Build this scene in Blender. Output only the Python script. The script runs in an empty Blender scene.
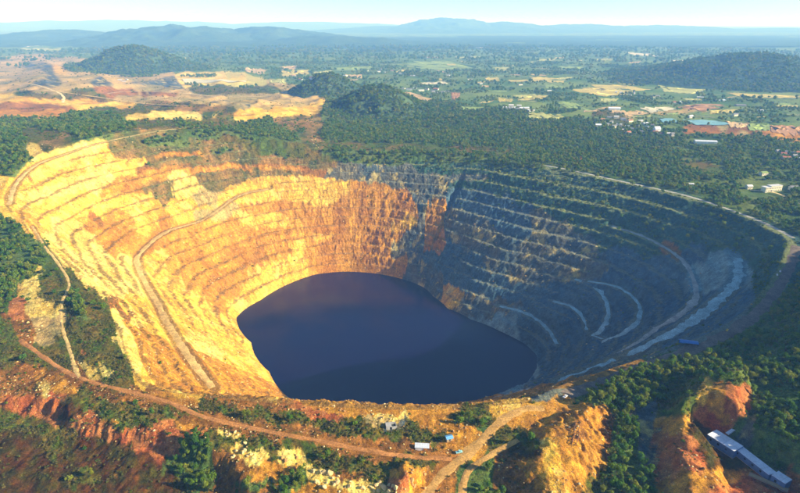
import bpy, bmesh, math, random
import numpy as np
from mathutils import Vector

random.seed(7)
rng = np.random.default_rng(11)
sc = bpy.context.scene
COL = sc.collection

# ---------------------------------------------------------------- camera, sky, sun, exposure
H = 250.0                       # metres of the camera above the pit rim
PITCH = math.radians(22.6)
FPX = 540.0                     # focal length in photo pixels (800 wide)
cam_d = bpy.data.cameras.new('camera')
cam_d.sensor_width = 36.0
cam_d.lens = 36.0 * FPX / 800.0
cam_d.clip_start = 1.0
cam_d.clip_end = 160000.0
cam = bpy.data.objects.new('camera', cam_d)
COL.objects.link(cam)
cam.location = (0, 0, H)
cam.rotation_euler = (math.pi / 2 - PITCH, 0, 0)
sc.camera = cam

SUN_EL = math.radians(24.0)
SUN_AZ = math.radians(-13.0)    # from +x, towards the camera's back
sun_vec = Vector((math.cos(SUN_EL) * math.cos(SUN_AZ), math.cos(SUN_EL) * math.sin(SUN_AZ), math.sin(SUN_EL)))
world = bpy.data.worlds.new('World')
sc.world = world
world.use_nodes = True
wn, wl = world.node_tree.nodes, world.node_tree.links
sky_n = wn.new('ShaderNodeTexSky')
sky_n.sky_type = 'NISHITA'
sky_n.sun_disc = False
sky_n.sun_elevation = SUN_EL
sky_n.sun_rotation = math.pi / 2 - SUN_AZ
sky_n.air_density = 0.7
sky_n.dust_density = 0.2
sky_n.ozone_density = 4.0
wl.new(sky_n.outputs[0], wn['Background'].inputs['Color'])
wn['Background'].inputs['Strength'].default_value = 0.09
sun_d = bpy.data.lights.new('sun', 'SUN')
sun_d.energy = 5.0
sun_d.angle = math.radians(0.6)
sun_d.color = (1.0, 0.90, 0.70)
sun = bpy.data.objects.new('sun', sun_d)
COL.objects.link(sun)
sun.location = (800, -200, 600)
sun.rotation_euler = sun_vec.to_track_quat('Z', 'Y').to_euler()
sc.view_settings.view_transform = 'Standard'
sc.view_settings.look = 'None'
sc.view_settings.exposure = 1.1
sc.view_settings.gamma = 1.0
sc.cycles.max_bounces = 6
sc.cycles.diffuse_bounces = 3
sc.cycles.volume_bounces = 2

# ---------------------------------------------------------------- noise
_ga = np.random.default_rng(3).permutation(4096) * (2 * np.pi / 4096)
_GC, _GSN = np.cos(_ga).astype(np.float32) * 1.5, np.sin(_ga).astype(np.float32) * 1.5
def noise(x, y, s=0):
    """gradient noise, about -1 to 1"""
    x = np.asarray(x, float); y = np.asarray(y, float)
    ix = np.floor(x); iy = np.floor(y)
    fx = (x - ix).astype(np.float32); fy = (y - iy).astype(np.float32)
    a = ix.astype(np.int64).astype(np.uint32) * np.uint32(374761393) + np.uint32((s * 974711) & 0xFFFFFFFF)
    b = iy.astype(np.int64).astype(np.uint32) * np.uint32(668265263)
    u = fx * fx * fx * (fx * (fx * 6 - 15) + 10); v = fy * fy * fy * (fy * (fy * 6 - 15) + 10)
    def g(da, db, dx, dy):
        n = a + np.uint32(da) + b + np.uint32(db)
        n = (n ^ (n >> np.uint32(13))) * np.uint32(1274126177)
        i = ((n ^ (n >> np.uint32(16))) & np.uint32(4095)).astype(np.int32)
        return _GC[i] * (fx - dx) + _GSN[i] * (fy - dy)
    p = g(0, 0, 0, 0); p = p + u * (g(374761393, 0, 1, 0) - p)
    q = g(0, 668265263, 0, 1); q = q + u * (g(374761393, 668265263, 1, 1) - q)
    return (p + v * (q - p)).astype(float)

def fbm(x, y, s=0, o=4, gain=0.5):
    t = 0.0; a = 1.0
    for k in range(o):
        t = t + a * noise(x * 2 ** k, y * 2 ** k, s + 17 * k); a *= gain
    return t

def ridged(x, y, s=0, o=3):
    t = 0.0; a = 1.0
    for k in range(o):
        t = t + a * (1 - 2 * np.abs(noise(x * 2 ** k, y * 2 ** k, s + 31 * k))); a *= 0.5
    return t

def sst(a, b, x):
    t = np.clip((x - a) / (b - a), 0, 1)
    return t * t * (3 - 2 * t)

# ---------------------------------------------------------------- photo pixels <-> place
cp, sp_ = math.cos(PITCH), math.sin(PITCH)
def rays(px, py):
    a = (np.asarray(px, float) - 400) / FPX; b = (246.5 - np.asarray(py, float)) / FPX
    return a, cp + b * sp_, -sp_ + b * cp           # x, y, z directions
def project(x, y, z):
    zz = z - H
    dep = np.maximum(y * cp - zz * sp_, 1e-3)
    up = y * sp_ + zz * cp
    return 400 + FPX * x / dep, 246.5 - FPX * up / dep
def plane_pts(pts, z):
    p = np.array(pts, float)
    dx, dy, dz = rays(p[:, 0], p[:, 1])
    t = (z - H) / dz
    return np.stack([dx * t, dy * t], 1)

# ---------------------------------------------------------------- the pit
D = 178.0
CX, CY = -40.0, 700.0
HB = D / 13.0                   # bench height
rim_px = [(2,196),(14,176),(40,153),(75,141),(110,134),(160,128),(210,129),(260,136),(300,144),(340,150),(400,153),(460,156),
          (520,163),(580,173),(640,185),(700,200),(760,221),(797,242),(790,275),(765,310),(735,332),(690,353),(640,373),(590,389),(545,401),
          (500,405),(460,408),(410,410),(350,408),(290,404),(230,399),(180,394),(140,388),(128,366),(119,332),(100,301),(75,273),(45,246),(20,222)]
lake_px = [(237,318),(245,310),(262,300),(290,284),(315,275),(345,272),(375,274),(400,279),(422,287),(433,297),(447,309),(470,320),(500,332),
           (525,345),(536,356),(536,368),(525,384),(490,398),(440,409),(400,413),(340,412),(300,405),(287,396),(270,372),(252,343)]
def polar_table(pts, n=4096, sm=6, val=None):
    q = pts - np.array([CX, CY])
    th = np.arctan2(q[:, 1], q[:, 0]); r = np.hypot(q[:, 0], q[:, 1]) if val is None else val
    o = np.argsort(th); th = th[o]; r = r[o]
    th = np.concatenate([th - 2 * np.pi, th, th + 2 * np.pi]); r = np.concatenate([r, r, r])
    g = np.linspace(-np.pi, np.pi, n, endpoint=False)
    t = np.interp(g, th, r)
    k = np.exp(-0.5 * (np.arange(-4 * sm, 4 * sm + 1) / sm) ** 2); k /= k.sum()
    return np.convolve(np.concatenate([t[-4 * sm:], t, t[:4 * sm]]), k, 'valid')
rim_z = [26,42,56,62,64,60,52,36,20,9,3,0,0,0,0,0,0,0] + [0] * 15 + [0,0,1,3,8,16]
rim_xy = plane_pts(rim_px, np.array(rim_z, float))
rim_t = polar_table(rim_xy, sm=14)
rimz_t = polar_table(rim_xy, sm=20, val=np.array(rim_z, float))
lake_t = polar_table(plane_pts(lake_px, -D), sm=8)
def tab(t, th):
    f = (th + np.pi) / (2 * np.pi) * 4096
    i = np.floor(f).astype(int); w = f - i
    return t[i % 4096] * (1 - w) + t[(i + 1) % 4096] * w

_g = plane_pts([(430, 240)], -105.0)[0]
GULLY = math.atan2(_g[1] - CY, _g[0] - CX)
def prof(u, th):
    """share of the pit's height reached at share u of its width: the far right wall eases off towards the rim"""
    return u + 0.45 * np.exp(-((th - 0.87) / 0.6) ** 4) * u * (1 - u)
def polar(x, y):
    return np.arctan2(y - CY, x - CX), np.hypot(x - CX, y - CY)

# outer ground: plain, undulations, local features -------------------------------
def seg_dist(x, y, P, vals=None):
    """distance to a polyline and the value carried along it"""
    best = np.full(x.shape, 1e9); bv = np.zeros(x.shape)
    for i in range(len(P) - 1):
        ax, ay = P[i][:2]; bx, by = P[i + 1][:2]
        dx, dy = bx - ax, by - ay
        L = max(dx * dx + dy * dy, 1e-9)
        t = np.clip(((x - ax) * dx + (y - ay) * dy) / L, 0, 1)
        d = np.hypot(x - ax - t * dx, y - ay - t * dy)
        m = d < best
        best = np.where(m, d, best)
        if vals is not None:
            bv = np.where(m, vals[i] * (1 - t) + vals[i + 1] * t, bv)
    return best, bv
def poly_sd(x, y, P):
    """signed distance, positive inside"""
    Q = np.vstack([P, P[:1]])
    d, _ = seg_dist(x, y, Q)
    ins = np.zeros(x.shape, bool)
    for i in range(len(P)):
        x0, y0 = Q[i]; x1, y1 = Q[i + 1]
        c = ((y0 > y) != (y1 > y)) & (x < (x1 - x0) * (y - y0) / (y1 - y0 + 1e-12) + x0)
        ins ^= c
    return np.where(ins, d, -d)

# raised or sunk areas, outlined where they stand: (outline, height, edge width, flute amplitude)
AREAS = []
def area(px, h, w, flute=0.0, z=0.0):
    P = plane_pts(px, z)
    AREAS.append((P, h, w, flute, P.min(0) - w - 40, P.max(0) + w + 40))
# low field below the red scarp, bottom left
area([(-260,600),(-140,400),(-10,393),(8,395),(48,396),(63,404),(72,416),(90,419),(118,423),(152,428),(185,440),(232,462),(250,500),(220,600)], -8.5, 8, 2.0)
# orange spur at the bottom centre
area([(512,493),(500,470),(520,440),(548,420),(585,404),(598,398),(606,410),(604,440),(600,480),(596,530),(520,540)], 11, 22, 2.6)
# small bare knoll left of it
area([(385,500),(392,474),(405,462),(422,464),(435,476),(430,500),(420,530),(385,530)], 7, 9, 2.0)
# quarry at the bottom right: outer bank, then its hollow
area([(664,520),(662,470),(660,440),(668,412),(690,384),(715,378),(740,382),(748,400),(742,430),(735,445),(722,455),(730,500),(725,540)], 13, 13, 2.2)
area([(674,442),(700,429),(738,434),(770,460),(800,488),(800,525),(735,512),(700,505),(680,484)], -11, 24, 2.2)
# dumps beyond the left rim
area([(0,85),(40,58),(85,66),(150,82),(100,100),(40,106),(0,110)], 26, 150)
area([(150,122),(180,110),(245,108),(300,104),(318,112),(290,124),(220,126)], 16, 60)

def ground_base(x, y):
    """terrain outside the pit without fine noise"""
    th, r = polar(x, y)
    s = r - tab(rim_t, th)
    so = np.maximum(s, 0)
    z = 5.0 * noise(x / 260, y / 260, 3) * sst(0, 120, so)
    z = z + tab(rimz_t, th) * np.exp(-(so / 520) ** 2)
    # left of the pit the ground falls away from the crest
    wl_ = sst(2.62, 2.9, np.abs(th)) * np.where(th < 0, 1, 0) + np.exp(-((th + 2.45) / 0.42) ** 2) * (th < 0)
    z = z - np.clip(wl_, 0, 1) * (1 - np.exp(-so / 130)) * 9 * sst(0, 40, so)
    # right, near: wooded slope rising away from the pit
    wr = np.exp(-((th + 0.55) / 0.50) ** 4)
    z = z + wr * np.clip(so - 6, 0, 150) * 0.36 * sst(0, 60, so)
    # wooded hill added out of view beyond the quarry, to shade the wood
    z = z + 62 * np.exp(-((x - 452) / 88) ** 2 - ((y - 415) / 105) ** 2) * sst(0, 60, so)
    # heaped and gullied dumps at the upper left
    dm = sst(60, 200, so) * sst(-80, -330, x - 0.12 * (y - 1200)) * sst(1050, 1300, y) * sst(3000, 2500, y)
    z = z + dm * (9 * ridged(x / 210, y / 330, 71, 3) + 4 * noise(x / 60, y / 90, 73))
    # far plain sinks a little
    far = sst(1500, 2600, y)
    z = z - 18 * far
    return z, th, r, s

def height_smooth(x, y):
    x = np.asarray(x, float); y = np.asarray(y, float)
    z, th, r, s = ground_base(x, y)
    rl = tab(lake_t, th); rr = tab(rim_t, th)
    u = np.clip((r - rl) / (rr - rl), 0, 1)
    zz = np.where(s < 0, -D + (D + tab(rimz_t, th)) * prof(u, th), z)
    for P, h, w, fl, lo, hi in AREAS:
        m = (x > lo[0]) & (x < hi[0]) & (y > lo[1]) & (y < hi[1]) & (s > -2)
        if m.any():
            xm, ym = x[m], y[m]
            sd = poly_sd(xm, ym, P)
            if fl:
                sd = sd + fl * noise(xm / 9, ym / 9, 41) + fl * 0.35 * noise(xm / 4.2, ym / 4.2, 42)
            kk = sst(-w * 0.3, w, sd)
            zz[m] += h * kk
            if fl:      # rills washed down the banks
                zz[m] += 4 * kk * (1 - kk) * 0.55 * fl * (ridged(xm / 7 + 0.8 * noise(xm / 14, ym / 14, 44), ym / 26, 43, 3) - 0.7)
    return zz

def cast(pts, fun=None):
    """where the sight line through each photo pixel meets the smooth terrain"""
    p = np.array(pts, float).reshape(-1, 2)
    dx, dy, dz = rays(p[:, 0], p[:, 1])
    ts = np.concatenate([np.arange(200, 2400, 4.0), 2400 * 1.012 ** np.arange(0, 160)])
    X = dx[:, None] * ts; Y = dy[:, None] * ts; Z = H + dz[:, None] * ts
    hz = (fun or height_smooth)(X.ravel(), Y.ravel()).reshape(X.shape)
    below = Z < hz
    i = np.argmax(below, 1); i = np.where(below.any(1), i, len(ts) - 1); i = np.maximum(i, 1)
    k = np.arange(len(p))
    a = (Z - hz)[k, i - 1]; b = (Z - hz)[k, i]
    w = np.clip(a / (a - b + 1e-9), 0, 1)
    t = ts[i - 1] * (1 - w) + ts[i] * w
    return np.stack([dx * t, dy * t, H + dz * t], 1)

# ---------------------------------------------------------------- roads (centre lines)
def smooth_line(P, step=4.0, it=3):
    P = np.array(P, float)
    # Catmull-Rom
    Q = np.vstack([2 * P[0] - P[1], P, 2 * P[-1] - P[-2]])
    out = []
    for i in range(1, len(Q) - 2):
        n = max(2, int(np.hypot(*(Q[i + 1] - Q[i])[:2]) / step))
        t = np.linspace(0, 1, n, endpoint=False)[:, None]
        out.append(0.5 * (2 * Q[i] + (Q[i + 1] - Q[i - 1]) * t + (2 * Q[i - 1] - 5 * Q[i] + 4 * Q[i + 1] - Q[i + 2]) * t ** 2 + (3 * Q[i] - Q[i - 1] - 3 * Q[i + 1] + Q[i + 2]) * t ** 3))
    out.append(P[-1:])
    R = np.vstack(out)
    z = R[:, 2].copy()
    for _ in range(it * 4):
        z[1:-1] = (z[:-2] + 2 * z[1:-1] + z[2:]) / 4
    R[:, 2] = z
    return R
ROADS = []
def road(name, px, width, mat, label, shoulder=None):
    P = smooth_line(cast(px))
    lo = P[:, :2].min(0) - 40; hi = P[:, :2].max(0) + 40
    # thin the line used for carving
    idx = np.unique(np.linspace(0, len(P) - 1, max(4, len(P) // 4)).astype(int))
    ROADS.append(dict(name=name, P=P, C=P[idx], w=width, sh=shoulder or width * 0.9, mat=mat, label=label, lo=lo, hi=hi))
road('haul_road', [(797,246),(788,271),(770,298),(745,323),(708,343),(660,361),(604,381),(566,395)], 13, 'road_grey', 'wide grey haul road along the shaded right rim of the pit')
road('haul_road', [(612,226),(640,235),(664,247),(682,260),(692,276),(696,297),(682,313),(655,330),(634,346),(598,365),(545,385),(490,400)], 8, 'road_pale', 'pale haul road bending round the shaded right wall to the lake')
road('haul_road', [(738,258),(737,280),(716,302),(690,322),(652,344),(612,362),(560,383)], 12, 'road_teal', 'broad blue grey ramp below the tailings flat on the right')
road('haul_road', [(575,279),(597,288),(608,308),(604,326),(592,336)], 7, 'road_teal', 'inner loop of the pale track on the shaded right floor')
road('haul_road', [(588,281),(618,287),(638,303),(638,320),(622,333),(598,343)], 6, 'road_teal', 'outer loop of the pale track on the shaded right floor')
road('haul_road', [(553,301),(573,307),(584,320),(588,333),(603,339)], 6, 'road_teal', 'middle loop of the pale track between two curving tracks near the lake')
road('haul_road', [(500,306),(526,313),(546,327),(557,344)], 7, 'road_teal', 'short pale track curving down to the right end of the lake')
road('haul_road', [(268,189),(238,196),(205,219),(168,231),(143,250),(137,262),(146,284),(158,304),(168,324),(184,350),(212,388)], 9, 'road_yellow', 'yellow ramp doubling back down the sunlit left wall')
road('haul_road', [(9,205),(16,184),(36,165),(66,154),(100,143),(165,130),(210,127)], 7, 'road_yellow', 'yellow bench road following the crest at the upper left')
road('dirt_track', [(32,226),(45,247),(57,262),(69,283),(63,300),(61,320),(69,348),(79,378)], 3.4, 'road_yellow', 'cream dirt track running down the green hillside at the left')
road('dirt_road', [(20,340),(60,368),(92,382),(130,392),(168,402),(205,417),(262,430),(330,443),(395,455),(452,459)], 4.6, 'road_red', 'red dirt road crossing the foreground along the near rim')
road('dirt_road', [(425,497),(440,478),(458,461),(476,446),(492,430),(508,416),(526,409),(544,408)], 8.5, 'road_ochre', 'ochre dirt road climbing to the right between the foreground knolls')
road('dirt_road', [(462,497),(466,474),(484,459),(502,449),(518,440)], 5.5, 'road_ochre', 'narrow shaded dirt road beside the orange spur')
road('rim_road', [(520,162),(560,168),(620,181),(680,194),(722,207),(762,222),(794,238)], 7, 'road_pale', 'pale rim road along the top of the shaded right wall')
road('dirt_track', [(0,86),(30,84),(52,90),(63,96),(63,103)], 9, 'road_cream', 'pale track winding over the left mine dumps')
road('dirt_track', [(0,93),(40,90),(90,96),(140,103),(190,106)], 9, 'road_yellow', 'yellow track crossing the left mine dumps')
road('dirt_track', [(88,98),(120,92),(170,92),(230,97),(300,94)], 8, 'road_cream', 'long pale track behind the white cliffs of the dumps')
road('village_road', [(800,204),(776,193),(750,190)], 6, 'road_cream', 'short cream road in front of the long house on the right')

# level pad under the quarry sheds
_pz = float(height_smooth(*cast([(748, 466)])[0, :2].reshape(2, 1))[0]) - 1.0
_pp = np.column_stack([plane_pts([(708,430),(739,449),(790,483)], _pz + 4.0), [_pz] * 3])
PADS = [dict(C=_pp, w=13.0, sh=10.0, lo=_pp[:, :2].min(0) - 40, hi=_pp[:, :2].max(0) + 40)]

def height(x, y, carve=True):
    x = np.asarray(x, float); y = np.asarray(y, float)
    sh = x.shape
    x = x.ravel(); y = y.ravel()
    zs = height_smooth(x, y)
    th, r = polar(x, y)
    rr = tab(rim_t, th); rl = tab(lake_t, th)
    s = r - rr
    z = zs.copy()
    # fine relief outside
    o = s >= 0
    near = sst(900, 350, np.hypot(x, y))
    dc = np.hypot(x, y)
    rel = (2.2 * noise(x / 38, y / 38, 5) * sst(2600, 1300, dc) + 1.0 * noise(x / 13, y / 13, 6) * sst(1100, 600, dc) + (0.75 * noise(x / 5.5, y / 5.5, 7) + 0.45 * noise(x / 2.3, y / 2.3, 9)) * near) * sst(0, 18, s)
    z = np.where(o, z + rel, z)
    # benches inside
    w = ~o
    if w.any():
        tx, rx = th[w], r[w]
        u = np.clip((rx - rl[w]) / (rr[w] - rl[w]), 0, 1)
        X, Y = x[w], y[w]
        # contour wander and crumbled faces
        arc = tx * 420
        u2 = u + 0.020 * noise(arc / 90, u * 3, 12) * sst(0, .1, u) * sst(1, .93, u)
        u2 = u2 + (0.010 * noise(X / 11, Y / 11, 13) + 0.004 * ridged(X / 6, Y / 6, 14, 2)) * sst(0, .06, u) * sst(1, .97, u)
        full = D + tab(rimz_t, tx)
        lv = prof(np.clip(u2, 0, 1), tx) * full / HB
        k = np.floor(lv); f = lv - k
        face = 0.66 + 0.12 * noise(arc / 130, k * 7.3, 15)
        step = np.where(f < face, 0.95 * f / face, 0.95 + 0.05 * (f - face) / (1 - face))
        zt = -D + (k + step) * HB
        # slumped stretches where the benches have run together
        sl = sst(0.05, 0.55, noise(arc / 75, u * 2.2 + 4, 16) + 0.25 * noise(arc / 22, u * 9, 18))
        slump_left = np.exp(-((tx + 2.35) / 0.42) ** 2) * sst(.75, .45, u)
        k_s = np.clip(0.62 * sl + 0.85 * slump_left, 0, 0.95)
        up = prof(u, tx)
        zb = zt * (1 - k_s) + (-D + full * up) * k_s
        zb = zb + (full * up - D - zb) * sst(.985, 1, u)
        flute = 1.1 * ridged(arc / 9 + 2 * noise(X / 30, Y / 30, 21), u * 5, 19, 2) * sst(0, .08, u) * sst(1, .94, u)
        z[w] = zb + flute * (0.15 + 0.9 * k_s) * 0.55
        z[w] += (0.9 * noise(X / 6.5, Y / 6.5, 25) + 0.7 * noise(X / 3.2, Y / 3.2, 26)) * sst(0, .05, u) * sst(1, .97, u)
        # the notch that runs down the far wall
        gx = (tx - GULLY) * 430 + 6 * noise(u * 6, u * 0 + 3, 22)
        z[w] -= 8 * np.exp(-(gx / 7.5) ** 2) * sst(.12, .3, u) * sst(.86, .68, u)
        z[w] = np.where(u <= 0, -D - 2.0, z[w])
    if carve:
        for R in ROADS + PADS:
            m = (x > R['lo'][0]) & (x < R['hi'][0]) & (y > R['lo'][1]) & (y < R['hi'][1])
            if m.any():
                d, v = seg_dist(x[m], y[m], R['C'][:, :2], R['C'][:, 2])
                k = sst(R['w'] * 0.5 + 2.0 + R['sh'], R['w'] * 0.5 + 2.0, d)
                z[m] = z[m] * (1 - k) + v * k
    return z.reshape(sh)

# ---------------------------------------------------------------- what grows or lies where
# class: linear base colour, second colour mixed in by noise
PAL = {
 'F': ((.065,.120,.022), (.120,.155,.030)),   # forest floor
 'G': ((.070,.105,.010), (.150,.100,.014)),   # scrub and grass
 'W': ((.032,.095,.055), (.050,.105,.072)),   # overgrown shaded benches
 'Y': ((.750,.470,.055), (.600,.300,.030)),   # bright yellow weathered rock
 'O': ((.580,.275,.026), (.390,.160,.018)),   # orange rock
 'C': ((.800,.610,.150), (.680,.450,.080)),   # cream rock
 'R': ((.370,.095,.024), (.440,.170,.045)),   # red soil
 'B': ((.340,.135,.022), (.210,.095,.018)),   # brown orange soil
 'S': ((.042,.100,.145), (.065,.118,.138)),   # slate grey rock, blue of its shade mixed into the colour
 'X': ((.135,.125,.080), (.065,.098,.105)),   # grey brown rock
 'T': ((.200,.310,.310), (.130,.210,.220)),   # pale blue grey tailings
 'D': ((.100,.036,.006), (.050,.046,.006)),   # dark brown olive field, and shadow painted in the quarry
 'P': ((.560,.360,.115), (.270,.220,.075)),   # tan dump soil
 'M': ((.300,.160,.040), (.075,.085,.018)),   # rock with scrub
 'V': ((.080,.160,.035), (.185,.240,.050)),   # valley farmland
 'A': ((.560,.450,.110), (.470,.420,.110)),   # ripe fields
}
KEYS = list(PAL)
ST = []
def z_(cls, r, *pts):
    for i, p in enumerate(pts):
        ST.append((p[0], p[1], r, KEYS.index(cls)))
        if i:
            q = pts[i - 1]; n = int(math.hypot(p[0] - q[0], p[1] - q[1]) / max(3.0, r * 0.9))
            for j in range(1, n):
                t = j / n; ST.append((q[0] + (p[0] - q[0]) * t, q[1] + (p[1] - q[1]) * t, r, KEYS.index(cls)))
# far plain
z_('V', 8, (0,50),(200,50),(400,55),(800,55)); z_('V', 8, (270,70),(420,72),(540,75),(640,72),(800,70)); z_('V', 9, (330,62),(800,62))
z_('V', 8, (480,90),(560,95),(680,90),(800,88)); z_('V', 6, (560,108),(640,104),(720,108),(800,110)); z_('V', 6, (640,116),(800,120))
# dumps on the left
z_('P', 5, (0,62),(40,56),(90,66)); z_('P', 5, (0,72),(30,70),(90,80)); z_('P', 5, (100,66),(140,70),(155,72)); z_('P', 4, (110,80),(170,90)); z_('X', 4, (30,66),(50,72),(55,80),(40,84))
z_('P', 5, (0,84),(60,92)); z_('G', 4, (20,92),(70,98)); z_('G', 3, (80,94),(100,97)); z_('Y', 4, (56,70),(72,78)); z_('Y', 2.5, (0,100),(25,98),(60,101),(100,104),(130,106)); z_('P', 4, (120,96),(200,98),(290,96))
z_('O', 3, (0,113),(30,114),(60,110)); z_('B', 3, (0,106),(70,106)); z_('Y', 1.5, (60,105),(92,104)); z_('B', 3, (100,92),(140,95),(175,96)); z_('G', 4, (200,90),(260,92),(285,90)); z_('P', 3, (270,84),(300,96))
z_('C', 1.6, (132,117),(142,115)); z_('C', 2.4, (152,117),(198,114)); z_('C', 1.5, (212,114),(222,113)); z_('Y', 2.5, (236,116),(256,113)); z_('P', 3, (210,104),(280,102),(306,106)); z_('X', 2, (212,102),(250,104)); z_('Y', 3, (280,113),(310,108)); z_('M', 4, (285,122),(320,124))
z_('A', 2, (228,82),(262,84)); z_('G', 3, (205,112),(230,116)); z_('G', 3, (100,110),(140,110)); z_('C', 1.5, (182,81),(245,82)); z_('X', 1.4, (92,82),(178,85)); z_('F', 4, (70,66),(95,68)); z_('P', 4, (110,60),(148,70)); z_('M', 3, (150,104),(230,110))
# green belt behind the left and far rim
z_('F', 5, (0,122),(60,124),(120,122)); z_('F', 5, (0,140),(20,150)); z_('G', 4, (30,130),(70,138)); z_('F', 4, (70,130),(130,128)); z_('F', 4, (0,155),(10,165)); z_('M', 3, (50,140),(66,134)); z_('C', 2, (30,149),(34,151))
z_('F', 5, (180,124),(250,134),(300,136)); z_('G', 4, (140,124),(230,126)); z_('M', 4, (120,132),(170,130)); z_('F', 4, (150,142),(225,150)); z_('G', 4, (225,140),(300,150)); z_('M', 3, (290,132),(320,142)); z_('G', 4, (260,156),(330,160))
z_('F', 7, (330,135),(400,138),(520,140)); z_('F', 6, (330,122),(520,125)); z_('F', 5, (330,152),(520,158)); z_('G', 3, (330,146),(430,148),(510,156))
z_('F', 7, (530,150),(620,160),(700,176),(790,200)); z_('F', 7, (540,135),(640,142),(740,160),(790,175)); z_('F', 5, (560,124),(590,126)); z_('F', 5, (680,140),(790,150)); z_('F', 6, (720,196),(790,218)); z_('O', 2, (574,157),(582,158)); z_('B', 2, (690,131),(750,128))
z_('P', 2, (720,128),(745,130)); z_('O', 2.2, (768,132),(798,136)); z_('P', 2, (630,115),(665,113),(720,108)); z_('G', 3, (600,112),(620,118)); z_('G', 4, (690,168),(720,172))
# far wall
z_('M', 4, (150,150),(240,146)); z_('O', 3, (155,157),(200,153)); z_('M', 4, (150,165),(240,162),(330,166)); z_('O', 3, (150,172),(210,166),(300,170)); z_('C', 3, (176,172),(190,182),(180,190)); z_('M', 3, (205,175),(260,170))
z_('P', 3, (200,205),(222,207)); z_('P', 2.5, (196,211),(232,208)); z_('M', 3.5, (150,160),(240,157),(330,162)); z_('M', 2.5, (215,178),(300,172)); z_('B', 2, (140,168),(200,163),(330,171)); z_('P', 5, (205,201),(225,208)); z_('Y', 4, (250,183),(330,184),(345,190)); z_('Y', 6, (250,196),(330,200)); z_('O', 5, (350,190),(395,196)); z_('O', 6, (350,215),(395,218)); z_('O', 6, (300,222),(380,235)); z_('Y', 5, (240,215),(285,225)); z_('Y', 4, (300,245),(330,235)); z_('O', 6, (230,240),(280,255)); z_('O', 5, (330,258),(385,258)); z_('Y', 4, (260,275),(300,268)); z_('O', 3, (400,205),(415,215)); z_('Y', 3, (400,222),(412,220))
z_('O', 5, (180,240),(220,260),(230,290)); z_('Y', 5, (160,262),(175,290),(205,320)); z_('O', 5, (200,275),(220,300)); z_('Y', 4, (235,300),(255,292)); z_('O', 4, (210,225),(260,236))
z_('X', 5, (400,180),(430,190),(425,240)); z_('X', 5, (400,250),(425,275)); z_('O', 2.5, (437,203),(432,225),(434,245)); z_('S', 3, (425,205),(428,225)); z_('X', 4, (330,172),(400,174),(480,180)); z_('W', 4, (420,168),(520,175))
z_('O', 6, (245,208),(330,210),(390,205)); z_('O', 6, (230,232),(310,240),(385,246)); z_('O', 4, (320,262),(400,262)); z_('C', 6, (30,200),(70,180),(95,172)); z_('C', 5, (60,225),(90,245),(125,275))
# wall right of the gully
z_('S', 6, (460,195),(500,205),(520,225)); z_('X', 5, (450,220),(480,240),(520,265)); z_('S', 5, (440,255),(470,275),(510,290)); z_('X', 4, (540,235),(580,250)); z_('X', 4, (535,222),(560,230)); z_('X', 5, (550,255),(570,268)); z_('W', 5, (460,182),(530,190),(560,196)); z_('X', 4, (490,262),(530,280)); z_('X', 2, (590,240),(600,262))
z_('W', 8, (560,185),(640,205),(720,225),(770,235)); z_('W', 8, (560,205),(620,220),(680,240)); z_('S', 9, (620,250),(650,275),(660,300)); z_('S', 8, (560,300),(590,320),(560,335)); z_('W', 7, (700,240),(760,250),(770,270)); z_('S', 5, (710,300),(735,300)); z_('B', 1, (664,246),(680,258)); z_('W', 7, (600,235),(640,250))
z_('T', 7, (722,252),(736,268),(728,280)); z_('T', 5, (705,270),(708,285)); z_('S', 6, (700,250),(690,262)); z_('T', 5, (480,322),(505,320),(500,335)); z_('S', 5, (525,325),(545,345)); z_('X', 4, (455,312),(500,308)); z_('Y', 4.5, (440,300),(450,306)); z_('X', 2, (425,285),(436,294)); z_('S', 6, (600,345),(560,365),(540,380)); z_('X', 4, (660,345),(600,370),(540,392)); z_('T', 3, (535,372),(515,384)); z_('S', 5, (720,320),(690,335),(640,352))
# left wall
z_('Y', 9, (25,190),(60,175),(100,165)); z_('C', 6, (90,165),(100,180)); z_('Y', 8, (50,200),(90,205),(130,200)); z_('C', 5, (60,160),(90,150)); z_('O', 5, (110,195),(140,180),(160,175)); z_('Y', 5, (120,170),(140,165)); z_('M', 4, (120,152),(140,150)); z_('M', 4, (150,182),(170,190)); z_('O', 4, (95,225),(120,235)); z_('O', 3, (115,215),(130,222)); z_('O', 4, (105,240),(130,250)); z_('Y', 5, (130,215),(150,225)); z_('O', 4, (150,240),(165,222)); z_('Y', 4, (180,210),(240,200)); z_('B', 1.5, (30,182),(36,190)); z_('B', 1.5, (90,212),(100,224))
z_('C', 6, (55,232),(85,262),(110,285)); z_('Y', 5, (20,205),(45,225),(80,245)); z_('C', 4, (110,280),(135,290)); z_('Y', 5, (125,300),(150,330)); z_('C', 7, (130,335),(150,360)); z_('Y', 8, (150,345),(185,380)); z_('Y', 7, (150,375),(200,392)); z_('C', 4, (200,340),(220,350)); z_('C', 2, (192,335),(200,338)); z_('C', 2, (215,345),(225,352)); z_('Y', 6, (195,320),(230,350),(260,390)); z_('O', 5, (225,370),(255,392)); z_('B', 2.5, (150,375),(160,382)); z_('Y', 5, (230,325),(250,355),(275,395)); z_('C', 3, (118,312),(140,330)); z_('B', 3, (115,300),(130,315))
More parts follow.
